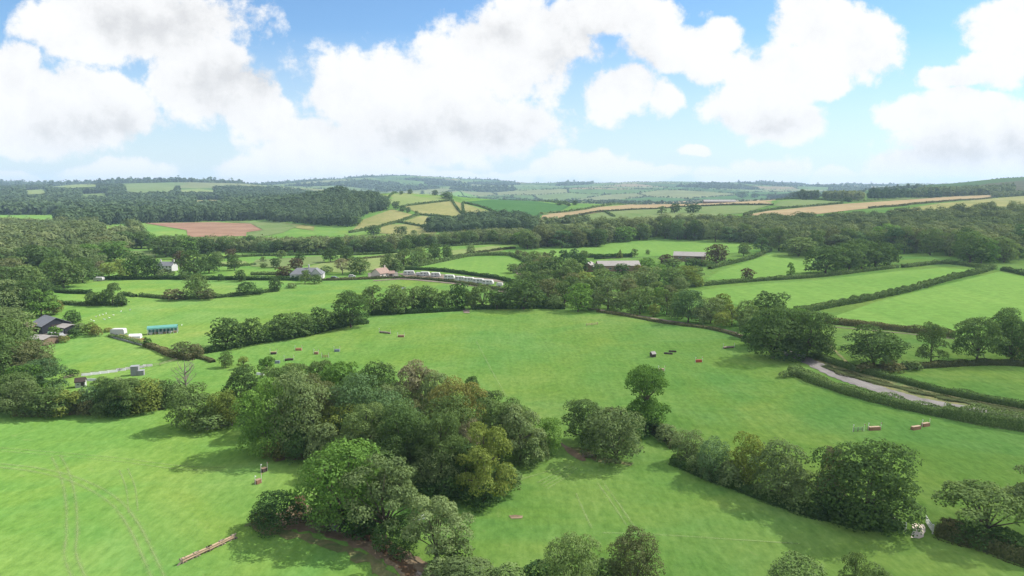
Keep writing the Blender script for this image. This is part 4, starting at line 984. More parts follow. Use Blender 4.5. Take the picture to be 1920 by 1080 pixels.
# ------------------------------------------------------------------ buildings
B = {
 'white': plain('white_render', (0.466, 0.458, 0.437), .08, 1.5), 'cream': plain('cream_render', (0.494, 0.423, 0.380), .08, 1.5), 'slate': plain('slate_roof', (0.162, 0.166, 0.176), .2, 2.5),
 'pale_roof': plain('fibre_cement_roof', (.27,.25,.23), .14, .9), 'tile': plain('clay_tile', (0.254, 0.176, 0.141), .2, 2.5), 'black': plain('black_cladding', (0.028, 0.032, 0.039), .2, 2),
 'grey_roof': plain('grey_sheet_roof', (0.148, 0.155, 0.166), .16, .8), 'brick': plain('brick_wall', (0.254, 0.162, 0.120), .25, 4), 'board': plain('timber_boarding', (0.190, 0.134, 0.092), .25, 3),
 'glass': plain('window_glass', (0.035, 0.043, 0.049), .1, 1, .15, .6), 'frame': plain('painted_frame', (.62,.62,.60), .08), 'door': plain('door_paint', (0.113, 0.092, 0.071), .1),
 'turq': plain('turquoise_sheet', (0.106, 0.282, 0.239), .10, 2, .6), 'metal': plain('galvanised_metal', (0.254, 0.261, 0.268), .12, 3, .5), 'yellow': plain('yellow_paint', (0.437, 0.367, 0.084), .12),
 'red': plain('red_paint', (0.296, 0.071, 0.035), .15), 'orange': plain('orange_paint', (0.325, 0.169, 0.084), .15), 'brownw': plain('stained_timber', (0.212, 0.116, 0.071), .2, 4), 'lightw': plain('sawn_timber', (0.353, 0.254, 0.169), .18, 4),
 'dark': plain('dark_timber', (0.060, 0.046, 0.039), .25, 4), 'log': plain('barked_log', (0.233, 0.190, 0.148), .3, 6), 'blue': plain('blue_grey_paint', (0.155, 0.184, 0.212), .12), 'greenp': plain('green_paint', (0.113, 0.212, 0.120), .15),
 'tyre': plain('tyre_rubber', (0.021, 0.021, 0.021), .1), 'pink': plain('pink_paint', (0.388, 0.239, 0.198), .12), 'stone': plain('grey_blockwork', (0.254, 0.254, 0.254), .15, 3),
}
def yaw_between(a, b): return math.atan2(b.y-a.y, b.x-a.x)
def house(name, label, cat, p, yaw, L, D, Hw, Hr, wall, roof, wins=(), doors=(), chims=(), hip=0.0, group=None, over=.35, wing=None, gable=None):
    o = thing(name, label, cat, p - Vector((0, 0, .15)), yaw, group)
    prof = [(-D/2,-.3),(D/2,-.3),(D/2,Hw),(0,Hw+Hr),(-D/2,Hw)] if not hip else [(-D/2,-.3),(D/2,-.3),(D/2,Hw),(-D/2,Hw)]
    MB().xprism(prof, -L/2, L/2).obj('wall', B[wall], o)
    if gable: MB().xprism([(-D/2+.05,.0),(D/2-.05,.0),(D/2-.05,Hw-.05),(0,Hw+Hr-.1),(-D/2+.05,Hw-.05)], L/2+.003, L/2+.06).obj('gable_boarding', B[gable], o)
    def roof_mb(L, D, hip):
        m = MB(); t = .16; k = Hr/(D/2); ov = over; zl = Hw-ov*k+.03; y = D/2+ov; zt = Hw+Hr+.03
        if hip:
            x = L/2+ov; r_ = L/2-hip
            m.add([(-x,-y,zl),(x,-y,zl),(x,y,zl),(-x,y,zl),(-r_,0,zt),(r_,0,zt)], [(0,1,5,4),(1,2,5),(2,3,4,5),(3,0,4),(3,2,1,0)])
        else:
            m.xprism([(-y,zl),(0,zt),(y,zl),(y,zl+t),(0,zt+t),(-y,zl+t)], -L/2-ov, L/2+ov)
        return m
    ro = roof_mb(L, D, hip).obj('roof', B[roof], o)
    for cx, h in chims:
        MB().box((cx,0,Hw+Hr+h/2-.3),(.75,.55,h+.6),0,.03).box((cx,0,Hw+Hr+h+.02),(.9,.7,.12)).tube([(cx-.18,0,Hw+Hr+h),(cx-.18,0,Hw+Hr+h+.35)],.1,6).tube([(cx+.18,0,Hw+Hr+h),(cx+.18,0,Hw+Hr+h+.35)],.1,6).obj('chimney', B[wall if wall != 'board' else 'brick'], ro)
    if wing:      # (x, width, depth): cross wing with its gable to the front
        x, wd, dp = wing; hr = Hr*1.0
        MB().add([(x+a,b,c) for a,c in ((-wd/2,-.3),(wd/2,-.3),(wd/2,Hw),(0,Hw+hr),(-wd/2,Hw)) for b in (-D/2-dp, 0)],
                 [(0,2,4,6,8),(9,7,5,3,1),(2,3,5,4),(4,5,7,6),(6,7,9,8),(8,9,1,0)]).obj('wing_wall', B[wall], o)
        k = hr/(wd/2); e = wd/2+over; zl = Hw-over*k+.03; zt = Hw+hr+.035
        MB().prism([(x-e,zl),(x,zt),(x+e,zl),(x+e,zl+.16),(x,zt+.16),(x-e,zl+.16)], -D/2-dp-over, 0).obj('wing_roof', B[roof], o)
    for (sx, x, z, w, h) in wins:
        f, g = MB(), MB()
        if sx == 'f': y = -D/2; f.box((x,y,z),(w+.16,.10,h+.16)); g.box((x,y-.045,z),(w,.05,h)); f.box((x,y-.06,z),(.06,.06,h))
        elif sx == 'w': y = -D/2-wing[2]; f.box((x,y,z),(w+.16,.10,h+.16)); g.box((x,y-.045,z),(w,.05,h)); f.box((x,y-.06,z),(.06,.06,h))
        else: X = L/2; f.box((X,x,z),(.10,w+.16,h+.16)); g.box((X+.045,x,z),(.05,w,h)); f.box((X+.06,x,z),(.06,.06,h))
        fo = f.obj('window', B['frame'], o); g.obj('pane', B['glass'], fo)
    for (sx, x, w, h, mt) in doors:
        d = MB(); k = MB()
        if sx == 'f': d.box((x,-D/2,h/2),(w,.12,h)); k.box((x+w*.36,-D/2-.08,h*.48),(.12,.06,.06))
        else: d.box((L/2,x,h/2),(.12,w,h)); k.box((L/2+.09,x+w*.36,h*.48),(.06,.12,.06))
        do = d.obj('door', B[mt], o); k.obj('handle', B['metal'], do)
    return o
def far(px, Y): 
    u, _ = ray(px, 370); return Vector((u*Y, Y, gz(u*Y, Y)))
W6 = [('f', x, 1.45, 1.3, 1.15) for x in (-7.2,-4.6,-2.0,.8)]
house('farmhouse', 'low white farmhouse with grey hipped roof and a gabled wing', 'house', P(577,521), .10, 17.5, 7.5, 2.9, 2.9, 'white', 'slate', W6+[('w',5.4,1.45,1.7,1.2)], [('f',2.6,1.0,2.1,'door')], [(.9,1.5)], hip=3.2, wing=(5.4,5.6,1.8))
house('cottage', 'small cream pink cottage with tiled roof and gable to the field', 'house', P(714,519.5), 1.05, 8.5, 6.6, 2.7, 2.5, 'cream', 'tile', [('f',-2.2,1.5,1.2,1.1),('f',1.2,1.5,1.2,1.1),('g',0,1.5,1.1,1.0)], [('f',3.1,.95,2.05,'door')], [(3.4,1.1)])
house('outbuilding', 'low cream outbuilding joined beside the pink cottage', 'shed', P(729,518.5), .25, 6.2, 4.0, 2.1, 1.2, 'cream', 'tile', [('f',-1.6,1.2,.8,.7)], [('f',1.0,1.8,1.9,'door')])
house('white_house', 'two-storey white house half hidden among dark trees', 'house', P(315,508), -.12, 9.0, 6.0, 3.6, 2.0, 'white', 'slate', [('f',x,z,1.0,1.2) for x in (-3.4,-1.1,1.3,3.5) for z in (1.2,2.9)], [('f',.1,1.0,2.1,'door')], [(-4.2,1.3),(4.2,1.3)])
house('farm_range', 'long pale roofed farm range behind the garden trees', 'farm building', P(1158,507), .05, 25, 10.5, 3.6, 2.3, 'brick', 'pale_roof', [('f',x,1.9,1.4,1.1) for x in (-9,-5.5,-2,1.5,5)], [('f',8.5,3.0,2.9,'board')])
house('farm_wing', 'small brick gabled building left of the long farm range', 'farm building', P(1104,508), 1.2, 9.0, 7.0, 3.4, 2.0, 'brick', 'pale_roof', [('f',-2,1.8,1.2,1.1),('g',0,1.8,1.3,1.2)], [('f',2.2,1.2,2.2,'door')])
house('farm_barn', 'broad barn with pale sheet roof and brown boarded gable', 'barn', P(1293,489), -.30, 20.5, 11.0, 3.9, 2.2, 'board', 'pale_roof', [('f',-6,2.6,2.2,.9),('f',-1,2.6,2.2,.9)], [('f',5.5,4.2,3.6,'dark'),('g',0,3.2,3.0,'dark')])
house('lean_to', 'low brown shed with flat pink roof left of the farm barn', 'shed', P(1250,491), .0, 7, 4, 2.0, .7, 'board', 'tile', [('f',-1.5,1.2,.8,.7)], [('f',1.4,1.1,1.8,'dark')])
house('black_barn', 'black clad barn with grey roof at the left farmyard', 'barn', P(97,620), -.62, 9.0, 9.0, 2.9, 2.3, 'black', 'grey_roof', [('f',-3,2.2,1.4,.8)], [('g',0,3.2,3.0,'dark')])
house('open_shed', 'low grey open shed built against the black barn', 'shed', P(124,622), -.45, 7.0, 5.0, 2.2, .7, 'black', 'pale_roof', (), [('f',-1.0,3.6,1.9,'dark'),('f',2.4,1.4,1.8,'metal')])
house('flat_shed', 'long shed with pale flat roof in front of the black barn', 'shed', P(81,645), -.28, 6.6, 5.2, 2.3, .6, 'board', 'pale_roof', [('f',-2.0,1.4,.9,.6)], [('f',.9,1.6,1.9,'dark')])
house('stable', 'brown timber stable tucked behind the flat shed', 'shed', P(62,622), -.3, 5.5, 4.0, 2.4, .9, 'brownw', 'tile', [('f',-1.4,1.5,.7,.6)], [('f',1.0,1.3,2.0,'dark')])
house('hill_barn', 'long pale roofed barn on the far ridge above the stubble', 'barn', far(1349, 1385), -.12, 62, 16, 4.0, 3.2, 'board', 'pale_roof', [('f',x,2.5,5,1.2) for x in (-22,-8,8)], [('f',20,6,3.6,'dark')])
house('hill_cottage', 'tiny pale cottage among the dark clumps on the ridge', 'house', far(1517, 1330), .1, 13, 7, 2.8, 3.0, 'cream', 'pale_roof', [('f',-3,1.5,1.4,1.2),('f',3,1.5,1.4,1.2)], [('f',0,1.1,2.1,'door')])
house('glasshouse', 'low white glasshouse on the ridge between trees', 'glasshouse', far(1580, 1345), 0, 40, 9, 2.2, 2.0, 'white', 'white', [('f',x,1.2,7,1.1) for x in (-14,-5,5,14)], [('f',0,1.6,2.0,'metal')])
house('valley_house', 'white gabled house above the trees at the foot of the hill', 'house', P(950,428), .5, 9.5, 7.5, 5.0, 2.8, 'white', 'slate', [('f',-2.5,1.6,1.2,1.2),('f',2.5,1.6,1.2,1.2),('f',-2.5,4,1.2,1.2),('f',2.5,4,1.2,1.2)], [('f',0,1.1,2.1,'door')], [(3.8,1.2)])
for px, py, L_, lab, rf in ((212,462,11,'grey roofed valley shed, left one of three','grey_roof'), (240,461,7,'small white roofed valley shed, middle of three','white'), (266,465,14,'grey roofed valley shed, right one of three','grey_roof')):
    house('valley_shed', lab, 'shed', P(px,py)+Vector((0,0,2.0)), .1, L_, 8, 4.0, 2.0, 'board', rf, [('f',-2,2.2,1.5,.8)], [('f',2,2.6,2.8,'dark')], group='sheds half hidden in the left valley trees')
house('small_hut', 'tiny dark roofed hut with white front beyond the near left hedgerow', 'hut', P(152,725), .4, 2.2, 1.8, 1.6, .8, 'white', 'dark', [('f',-.5,1.0,.4,.4)], [('f',.5,.7,1.4,'dark')], over=.15)

# white marquee-like shelter with turquoise roof
p0, p1 = P(277,627), P(334,623); o = thing('long_shelter', 'long open sided shelter with turquoise roof in the left field', 'shelter', (p0+p1)/2, yaw_between(p0,p1)); L_ = (p1-p0).length
prof = [(-1.6,1.9),(-1.45,2.35),(-.8,2.75),(0,2.9),(.8,2.75),(1.45,2.35),(1.6,1.9),(1.5,1.9),(1.35,2.28),(.75,2.65),(0,2.8),(-.75,2.65),(-1.35,2.28),(-1.5,1.9)]
MB().xprism(prof, -L_/2, L_/2).obj('roof', B['turq'], o)
for i in range(9):
    for s in (-1.5, 1.5): MB().tube([(-L_/2+.1+i*(L_-.2)/8, s, -.1), (-L_/2+.1+i*(L_-.2)/8, s, 1.95)], .07, 6).obj('post', B['frame'], o)
MB().box((0,1.52,.95),(L_,.05,1.9)).obj('back_wall', B['turq'], o)
for i in range(6): MB().box((-L_/2+1+i*(L_-2)/5,-.3,.55),(1.3,.9,.08)).box((-L_/2+1+i*(L_-2)/5,-.3,.27),(.9,.5,.5)).obj('feed_table', B['lightw' if i % 2 else 'frame'], o)

def wheeled(name, label, cat, p, yaw, L, Wd, H, body, group=None, nose=.5, z0=.45, win=True, src=None):
    o = thing(name, label, cat, p, yaw, group)
    pr = [(-L/2,z0+.1),(-L/2+.15,z0),(L/2-.35,z0),(L/2,z0+.35),(L/2-.05,z0+H*.45),(L/2-nose,z0+H*.92),(L/2-nose-.3,z0+H),(-L/2+.5,z0+H),(-L/2+.12,z0+H*.9),(-L/2,z0+H*.6)]
    MB().prism(pr, -Wd/2, Wd/2).obj('body', B[body], o)
    for s in (-1, 1):
        w = MB(); w.tube([(-.1,s*(Wd/2-.22),.33),(-.1,s*(Wd/2+.02),.33)],.33,12)
        wo = w.obj('wheel', B['tyre'], o); MB().tube([(-.1,s*(Wd/2+.02),.33),(-.1,s*(Wd/2+.05),.33)],.17,8).obj('rim', B['metal'], wo)
    MB().tube([(L/2-.1,-.5,z0+.05),(L/2+.9,0,z0-.02)],.05,5).tube([(L/2-.1,.5,z0+.05),(L/2+.9,0,z0-.02)],.05,5).tube([(L/2+.8,0,z0),(L/2+.8,0,.02)],.04,5).obj('tow_hitch', B['metal'], o)
    if win:
        for x, w in ((-L*.30,1.1),(L*.02,1.2),(L*.30,.7)):
            for s in (-1, 1): MB().box((x,s*(Wd/2+.012),z0+H*.64),(w,.03,H*.18)).obj('window', B['glass'], o)
        MB().box((-L*.14,-Wd/2-.015,z0+H*.46),(.62,.035,H*.80)).obj('door', B['frame'], o)
        MB().box((-L*.0,-Wd/2-.014,z0+H*.22),(L*.5,.02,.10)).obj('stripe', B['blue'], o)
        MB().box((0,0,z0+H+.06),(.6,.5,.14),0,.04).obj('roof_vent', B['frame'], o)
    return o
CG = 'caravans parked in a row on the hard standing'
cv = [(767,516,6.4,.05,'first white caravan at the left end of the parked row'), (797,518,5.6,-.15,'second white caravan, beside the small box trailer'), (817,519.5,5.4,-.1,'third white caravan of the parked row'), (843,524,5.8,-.2,'fourth caravan, standing apart after a gap'),
      (863,527,5.4,-.25,'fifth caravan, overlapping its neighbour'), (880,529,5.6,-.3,'sixth caravan of the parked row'), (897,531.5,6.2,-.3,'seventh caravan of the parked row'), (915,534,6.0,-.3,'eighth caravan, last large one before the small trailer')]
for px, py, L_, y_, lab in cv: wheeled('caravan', lab, 'caravan', P(px,py), y_, L_, 2.2, 2.15, 'white', CG)
wheeled('box_trailer', 'small white box trailer between the first two caravans', 'trailer', P(784,517), .1, 2.6, 1.6, 1.6, 'white', None, .1, .4, False)
wheeled('box_trailer', 'small white trailer at the right end of the caravan row', 'trailer', P(937,537), -.3, 3.2, 1.7, 1.5, 'white', None, .1, .4, False)
wheeled('horse_trailer', 'white box trailer standing on grass near the yellow railings', 'trailer', P(223,629), .05, 4.7, 2.1, 2.0, 'white', None, .15, .4, False)
wheeled('box_trailer', 'white trailer parked beside the lane hedge left of the white house', 'trailer', P(186,527), .0, 5.0, 2.2, 1.7, 'white', None, .2, .4, False)
def car(label, p, yaw, body):
    o = thing('parked_car', label, 'car', p, yaw)
    MB().prism([(-2.0,.35),(2.0,.35),(2.05,.7),(1.2,.92),(.55,1.42),(-1.3,1.45),(-1.95,.95),(-2.05,.7)], -.85, .85).obj('body', B[body], o)
    MB().prism([(1.05,.95),(.5,1.36),(-1.2,1.38),(-1.7,.97)], -.87, .87).obj('window', B['glass'], o)
    for x in (-1.25, 1.3):
        for s in (-1, 1):
            wo = MB().tube([(x,s*.68,.32),(x,s*.88,.32)],.32,12).obj('wheel', B['tyre'], o); MB().tube([(x,s*.88,.32),(x,s*.90,.32)],.18,8).obj('rim', B['metal'], wo)
    for s in (-1, 1): MB().box((2.02,s*.6,.68),(.08,.34,.16)).obj('headlight', B['frame'], o)
car('pale blue-white car parked on the drive of the white farmhouse', P(627,523), .1, 'blue'); car('white car parked between farmhouse and pink cottage', P(660,520), .2, 'white'); car('silver car in the farmyard beside the open shed', P(112,632), -.4, 'metal')

# ------------------------------------------------------------------ cross-country jumps
JG = 'cross-country jumps'
def jump(px, py, wpx, kind, col, label, yaw=0.0, poles=True, h=.66):
    p = P(px, py); w = max(.9, wpx*mpp(p)); o = thing('jump', label, 'jump', p, yaw, JG)
    if kind == 'box':
        MB().xprism([(-.4,-.1),(.4,-.1),(.32,h),(-.32,h)], -w/2, w/2).obj('body', B[col], o)
        m = MB()
        for i in range(4): m.box((-w/2+(i+.5)*w/4,0,h+.03),(w/4-.05,.66,.06))
        m.obj('top_board', B['lightw' if col in ('brownw','dark') else col], o)
    elif kind == 'log':
        m = MB(); m.tube([(-w/2,0,.35),(0,.05,.38),(w/2,0,.33)],[.30,.34,.27],10).tube([(-w/2+.1,.38,.2),(w/2-.2,.40,.2)],[.22,.2],8); m.obj('log', B[col], o)
        for s in (-1, 1): MB().box((s*w*.38,.1,.12),(.18,.9,.24)).obj('support', B['dark'], o)
    elif kind == 'rail':
        for z in (.35,.75): MB().tube([(-w/2,0,z),(w/2,0,z)],.07,8).obj('rail', B[col], o)
        for x in (-w/2+.1, 0, w/2-.1): MB().tube([(x,.08,-.1),(x,.08,.95)],.08,7).obj('post', B['log'], o)
    elif kind == 'house':
        MB().xprism([(-.7,-.1),(.7,-.1),(.7,h),(0,h*1.55),(-.7,h)], -w/2, w/2).obj('body', B['dark'], o)
        MB().xprism([(-.85,h*.92),(0,h*1.55+.03),(.85,h*.92),(.85,h*.92+.1),(0,h*1.55+.15),(-.85,h*.92+.1)], -w/2-.1, w/2+.1).obj('roof', B[col], o)
    elif kind == 'brush':
        MB().box((0,0,.2),(w,.5,.5),0,.05).obj('frame', B['dark'], o)
        m = MB(); r = random.Random(int(px))
        for i in range(int(w*26)): 
            x = r.uniform(-w/2,w/2); y = r.uniform(-.2,.2); m.tube([(x,y,.4),(x+r.uniform(-.06,.06),y+r.uniform(-.06,.06),h+r.uniform(-.05,.1))],[.035,.012],4)
        m.obj('brush', B['dark'], o)
    if poles:
        for s in (-1, 1):
            po = MB().tube([(s*(w/2+.18),-.1,-.15),(s*(w/2+.18),-.1,h+.95)],.035,7).obj('flag_pole', B['frame'], o)
            MB().box((s*(w/2+.18)+.14,-.1,h+.78),(.17,.03,.18)).obj('flag', B['red' if s > 0 else 'frame'], po)
    return o
for a in [
 (495,884,9,'box','dark','dark box jump with two white poles, the farther of the near left pair',.9), (484,906,9,'box','brownw','red-brown box jump with a white pole, nearest of all the jumps',1.0),
 (513,664,10,'box','dark','dark small jump with three white uprights near the oak row',.1), (560,657,11,'box','orange','bright orange jump in the left end of the big paddock'), (593,664,7,'box','brownw','small brown jump right of the orange jump'),
 (610,671,11,'rail','orange','tan orange rail jump below the blue-grey jump'), (632,659,9,'box','blue','blue-grey jump at the right of the left group'), (520,681,9,'box','blue','low blue jump beside the dark log pile jump',.1,False), (542,676,15,'log','dark','dark log jump in front of the left group',.35),
 (722,625,24,'log','log','long slanting log jump in the upper paddock',-.45), (752,632,11,'box','brownw','brown jump right of the slanting log'),
 (1224,669,8,'house','pale_roof','white roofed little house jump in the middle paddock',.35,False,1.0), (1253,664,16,'brush','dark','dark brush strip right of the white roofed jump, nearer one',-.30,False,.55), (1261,660,14,'brush','dark','dark brush strip right of the white roofed jump, farther one',-.30,False,.55),
 (1310,679,11,'box','red','bright red box jump in the middle paddock',.12), (1240,696,10,'box','pink','pink and white box jump above the two-tiered tree',.12), (1366,653,22,'log','log','grey log jump near the shadow of the massive oaks',.3),
 (1639,806,22,'box','brownw','orange-brown box jump with two poles below the road hedge',.12), (1609,809,19,'rail','greenp','thin green rail jump left of the orange-brown box',.12), (1717,805,20,'box','brownw','first box jump of the pair below the road hedge',.35,False), (1735,799,16,'box','brownw','second box jump of the pair, stepped behind the first',.35),
 (757,541,7,'box','frame','white jump in the field behind the tree row',0.0,False), (1110,610,26,'rail','lightw','faint wooden rail jump at the upper side of the big paddock',.5,False)]:
    jump(*a)

def bar_line(name, label, cat, pts, rails, posts_every, post_h, rail_r, mrail, mpost, brace=False, group=None):
    A = [P(*q) for q in pts]; o = thing(name, label, cat, A[0]); L = [q-A[0] for q in A]
    for a, b in zip(L, L[1:]):
        for z in rails:
            m = MB(); n = max(1, round((b-a).length/4))
            for i in range(n):
                s_, e = a.lerp(b, i/n), a.lerp(b, (i+1)/n); m.tube([s_+Vector((0,0,z+random.uniform(-.05,.05))), e+Vector((0,0,z+random.uniform(-.05,.05)))], [rail_r, rail_r*.8], 7)
            m.obj('rail', B[mrail], o)
        n = max(1, int((b-a).length/posts_every))
        for i in range(n+1):
            q = a.lerp(b, i/n); MB().tube([q+Vector((0,.08,-.2)), q+Vector((0,.08,post_h))], rail_r*1.15, 7).obj('post', B[mpost], o)
            if brace: MB().tube([q+Vector((-.45,-.5,-.1)), q+Vector((.25,.35,post_h*1.05))], rail_r*.8, 6).tube([q+Vector((.35,.55,-.1)), q+Vector((-.2,-.3,post_h*1.05))], rail_r*.8, 6).obj('brace', B[mpost], o)
    return o
bar_line('log_fence', 'rustic rail fence of peeled logs on crossed braces in the near left field', 'fence', [(342,1057),(392,1034),(438,1012)], (.35,.66), 1.5, .78, .16, 'lightw', 'log', True)
bar_line('rail_fence', 'short weathered grey fence at the left tip of the copse', 'fence', [(386,808),(436,799)], (.25,.55,.85), 1.8, 1.0, .07, 'stone', 'log')
bar_line('arena_railing', 'double yellow railing along the small arena', 'fence', [(226,633),(272,645)], (.7,1.15), 2.2, 1.25, .10, 'yellow', 'lightw')
bar_line('plank_railing', 'grey plank edging beside the yellow railing', 'fence', [(208,633),(270,650)], (.2,.5), 2.4, .7, .12, 'metal', 'log')
bar_line('rail_fence', 'post and rail fence beside the white boards', 'fence', [(120,712),(145,706),(300,686),(332,677)], (.45,.8), 3.0, .9, .05, 'log', 'log')
bar_line('wire_fence', 'thin post fence along the farm garden paddock', 'fence', [(1085,486),(1240,484)], (.9,), 4, 1.1, .06, 'log', 'log')
# boards in a row
o0 = None
for i, (px, py) in enumerate([(162,704),(179,702),(195,700),(211,698),(227,695),(244,692),(262,690),(277,687)]):
    p = P(px, py); lab = f'white board of the row beside the grey hut, {ORD[i]} from the left'
    if o0 is None:
        o0 = thing('white_board', lab, 'board', p, .35, 'white boards in a row'); MB().xprism([(-.22,0),(.22,0),(.05,.62),(-.05,.62)], -1.15, 1.15).obj('panel', B['frame'], o0)
        for s in (-.9,.9): MB().box((s,0,.03),(.12,.7,.06)).obj('foot', B['log'], o0)
    else: copy_thing(o0, p, .35, lab)
for px, py, yw, lab in ((488,703,-.35,'white board lying at the left of the pointed tree by the track'), (524,711,-.3,'white board lying right of the pointed tree by the track'), (172,714,.05,'single white board lying nearer than the row'), (787,974,.6,'white board lying under the stream side trees')):
    copy_thing(o0, P(px, py), yw, lab)
for px, py, w_, h_, lab in ((254,703,1.9,2.5,'taller grey block hut behind the white boards'), (265,703,1.5,1.3,'smaller grey block hut behind the white boards')):
    p = P(px, py); o = thing('grey_hut', lab, 'hut', p, .3); MB().box((0,0,h_/2-.1),(w_,w_*.9,h_),0,.04).obj('wall', B['stone'], o)
    MB().box((0,0,h_-.02),(w_+.2,w_*.9+.2,.12),0,.03).obj('roof', B['metal'], o); MB().box((-.2,-w_*.45-.02,h_*.42),(w_*.4,.05,h_*.7)).obj('door', B['metal'], o)
o = thing('white_tent', 'small white tunnel cover behind the yellow railing', 'tent', P(254,634), .2); MB().xprism([(-1.2,0),(-1.1,.8),(-.6,1.35),(0,1.5),(.6,1.35),(1.1,.8),(1.2,0)], -1.8, 1.8).obj('cover', B['frame'], o)
o = thing('jump_pole_stack', 'stack of red and tan poles beside the white tunnel cover', 'poles', P(266,637), .5)
for i in range(5): MB().tube([(-1.3,(i % 3)*.25-.25,.12+.2*(i//3)),(1.3,(i % 3)*.25-.22,.12+.2*(i//3))],.1,6).obj('pole', B['red' if i % 2 else 'lightw'], o)
for px, py, lab, mt in ((100,629,'pale round bale wrapped in plastic beside the black barn','frame'), (94,628,'green wrapped round bale beside the black barn','greenp')):
    o = thing('round_bale', lab, 'bale', P(px,py), .4); MB().tube([(-.6,0,.62),(.6,0,.62)],.62,14).obj('wrap', B[mt], o); MB().tube([(.6,0,.62),(.615,0,.62)],.5,14).obj('end_face', B[mt], o)
# gates
def gate(px, py, yaw, label, col='frame', L=3.2):
    p = P(px, py); o = thing('field_gate', label, 'gate', p, yaw)
    m = MB()
    for z in (.25,.45,.65,.88,1.15): m.box((L/2,0,z),(L,.05,.09))
    for x in (.05, L-.05): m.box((x,0,.68),(.09,.062,1.15))
    m.tube([(.1,.036,.25),(L*.55,.036,1.12)],.035,5).tube([(L-.1,.036,.25),(L*.5,.036,1.12)],.035,5)
    lf = m.obj('gate_leaf', B[col], o); MB().box((L-.2,-.05,.95),(.2,.06,.06)).obj('latch', B['metal'], lf)
    MB().box((-.14,0,.65),(.2,.2,1.6),0,.03).obj('post', B[col if col == 'frame' else 'log'], o)
gate(1696,996,1.85,'white field gate swung open left of the gravel'); gate(1748,1000,1.3,'white field gate swung open right of the gravel')
gate(1490,671,.1,'grey field gate in the shade of the massive oaks','metal'); gate(1094,858,.2,'small timber gate at the earth track out of the copse','log',2.2); gate(1866,374,.2,'white gate on the far right ridge','frame',9)
# birds
def bird(label, p, yaw):
    o = thing('white_bird', label, 'bird', p, yaw, 'white birds on the grass')
    me = bpy.data.meshes.get('bird_body')
    if me is None:
        b = MB(); b.tube([(-.38,0,.30),(-.22,0,.28),(0,0,.30),(.18,0,.36),(.26,0,.50),(.30,0,.60),(.36,0,.62),(.46,0,.60)],[.02,.10,.16,.12,.055,.06,.05,.008],10)
        for s in (-.06,.06): b.tube([(0,s,.2),(.02,s,.0),(.09,s,.0)],[.02,.015,.01],5)
        me = b.mesh('bird_body', B['frame'])
    link('body', me, o)
for i, (px, py) in enumerate([(171,601),(180,595),(187,593),(193,591),(199,589),(205,597),(213,592),(227,585),(244,582),(176,603),(196,600),(341,611)]):
    bird('small white bird standing on the grass behind the black barn' if i < 11 else 'small white bird on the grass right of the turquoise shelter', P(px, py), random.uniform(0, 6))
# ------------------------------------------------------------------ air, sky, sun, camera
HAZE_DENSITY = 9.0e-5
hz = MB().box((0, 5300, 93), (27400, 11700, 216)).obj('haze', None)
hz.data.materials.clear()
m, nt, out = new_mat('valley_haze'); v = nt.nodes.new('ShaderNodeVolumePrincipled')
v.inputs['Color'].default_value = (.58, .79, 1, 1); v.inputs['Density'].default_value = HAZE_DENSITY; v.inputs['Anisotropy'].default_value = .1
nt.links.new(v.outputs[0], out.inputs['Volume']); hz.data.materials.append(m)
props(hz, 'thin bluish summer haze over the valley', 'haze', kind='stuff')

SUN = Vector((.66, .26, .71)).normalized()
sun = bpy.data.lights.new('sun', 'SUN'); sun.energy = 3.2; sun.angle = math.radians(.5); sun.color = (1, .955, .88)
so = link('sun', sun); so.rotation_euler = SUN.to_track_quat('Z', 'Y').to_euler(); so.location = (0, 0, 500)

w = bpy.data.worlds.new('World'); sc.world = w; w.use_nodes = True
nt = w.node_tree; nt.nodes.clear()
out = nt.nodes.new('ShaderNodeOutputWorld'); bg = nt.nodes.new('ShaderNodeBackground')
sky = nt.nodes.new('ShaderNodeTexSky'); sky.sky_type = 'NISHITA'; sky.sun_disc = False
sky.sun_elevation = math.asin(SUN.z); sky.sun_rotation = math.atan2(SUN.x, SUN.y)
sky.air_density = 1.0; sky.dust_density = .25; sky.ozone_density = 1.6
STR = .11
bg.inputs['Strength'].default_value = STR
tc = nt.nodes.new('ShaderNodeTexCoord').outputs['Generated']
sep = nt.nodes.new('ShaderNodeSeparateXYZ'); nt.links.new(tc, sep.inputs[0])
ya = math_(nt, 'MAXIMUM', math_(nt, 'ABSOLUTE', sep.outputs[1]), .05)
cu = math_(nt, 'DIVIDE', sep.outputs[0], ya); cv = math_(nt, 'DIVIDE', sep.outputs[2], ya)
cmb = nt.nodes.new('ShaderNodeCombineXYZ'); nt.links.new(cu, cmb.inputs[0]); nt.links.new(cv, cmb.inputs[1])
uv = cmb.outputs[0]
nf = noise(nt, uv, 26.0, 8, .65, .0); nm = noise(nt, uv, 8.0, 10, .60, .1)
nb = math_(nt, 'ADD', math_(nt, 'MULTIPLY', nm, .62), math_(nt, 'MULTIPLY', nf, .38))     # billows
nl = noise(nt, uv, 2.6, 5, .55, .3)
nw = N(nt, 'ShaderNodeTexNoise'); nw.inputs['Scale'].default_value = 7; nw.inputs['Detail'].default_value = 5; nt.links.new(uv, nw.inputs['Vector'])
wv = nt.nodes.new('ShaderNodeVectorMath'); wv.operation = 'SUBTRACT'; nt.links.new(nw.outputs['Color'], wv.inputs[0]); wv.inputs[1].default_value = (.5, .5, .5)
ws_ = nt.nodes.new('ShaderNodeVectorMath'); ws_.operation = 'SCALE'; nt.links.new(wv.outputs[0], ws_.inputs[0]); ws_.inputs['Scale'].default_value = .06
wa = nt.nodes.new('ShaderNodeVectorMath'); wa.operation = 'ADD'; nt.links.new(uv, wa.inputs[0]); nt.links.new(ws_.outputs[0], wa.inputs[1])
uvw = wa.outputs[0]
def sky_uv(px, py):
    u, s = ray(px, py); return u, s
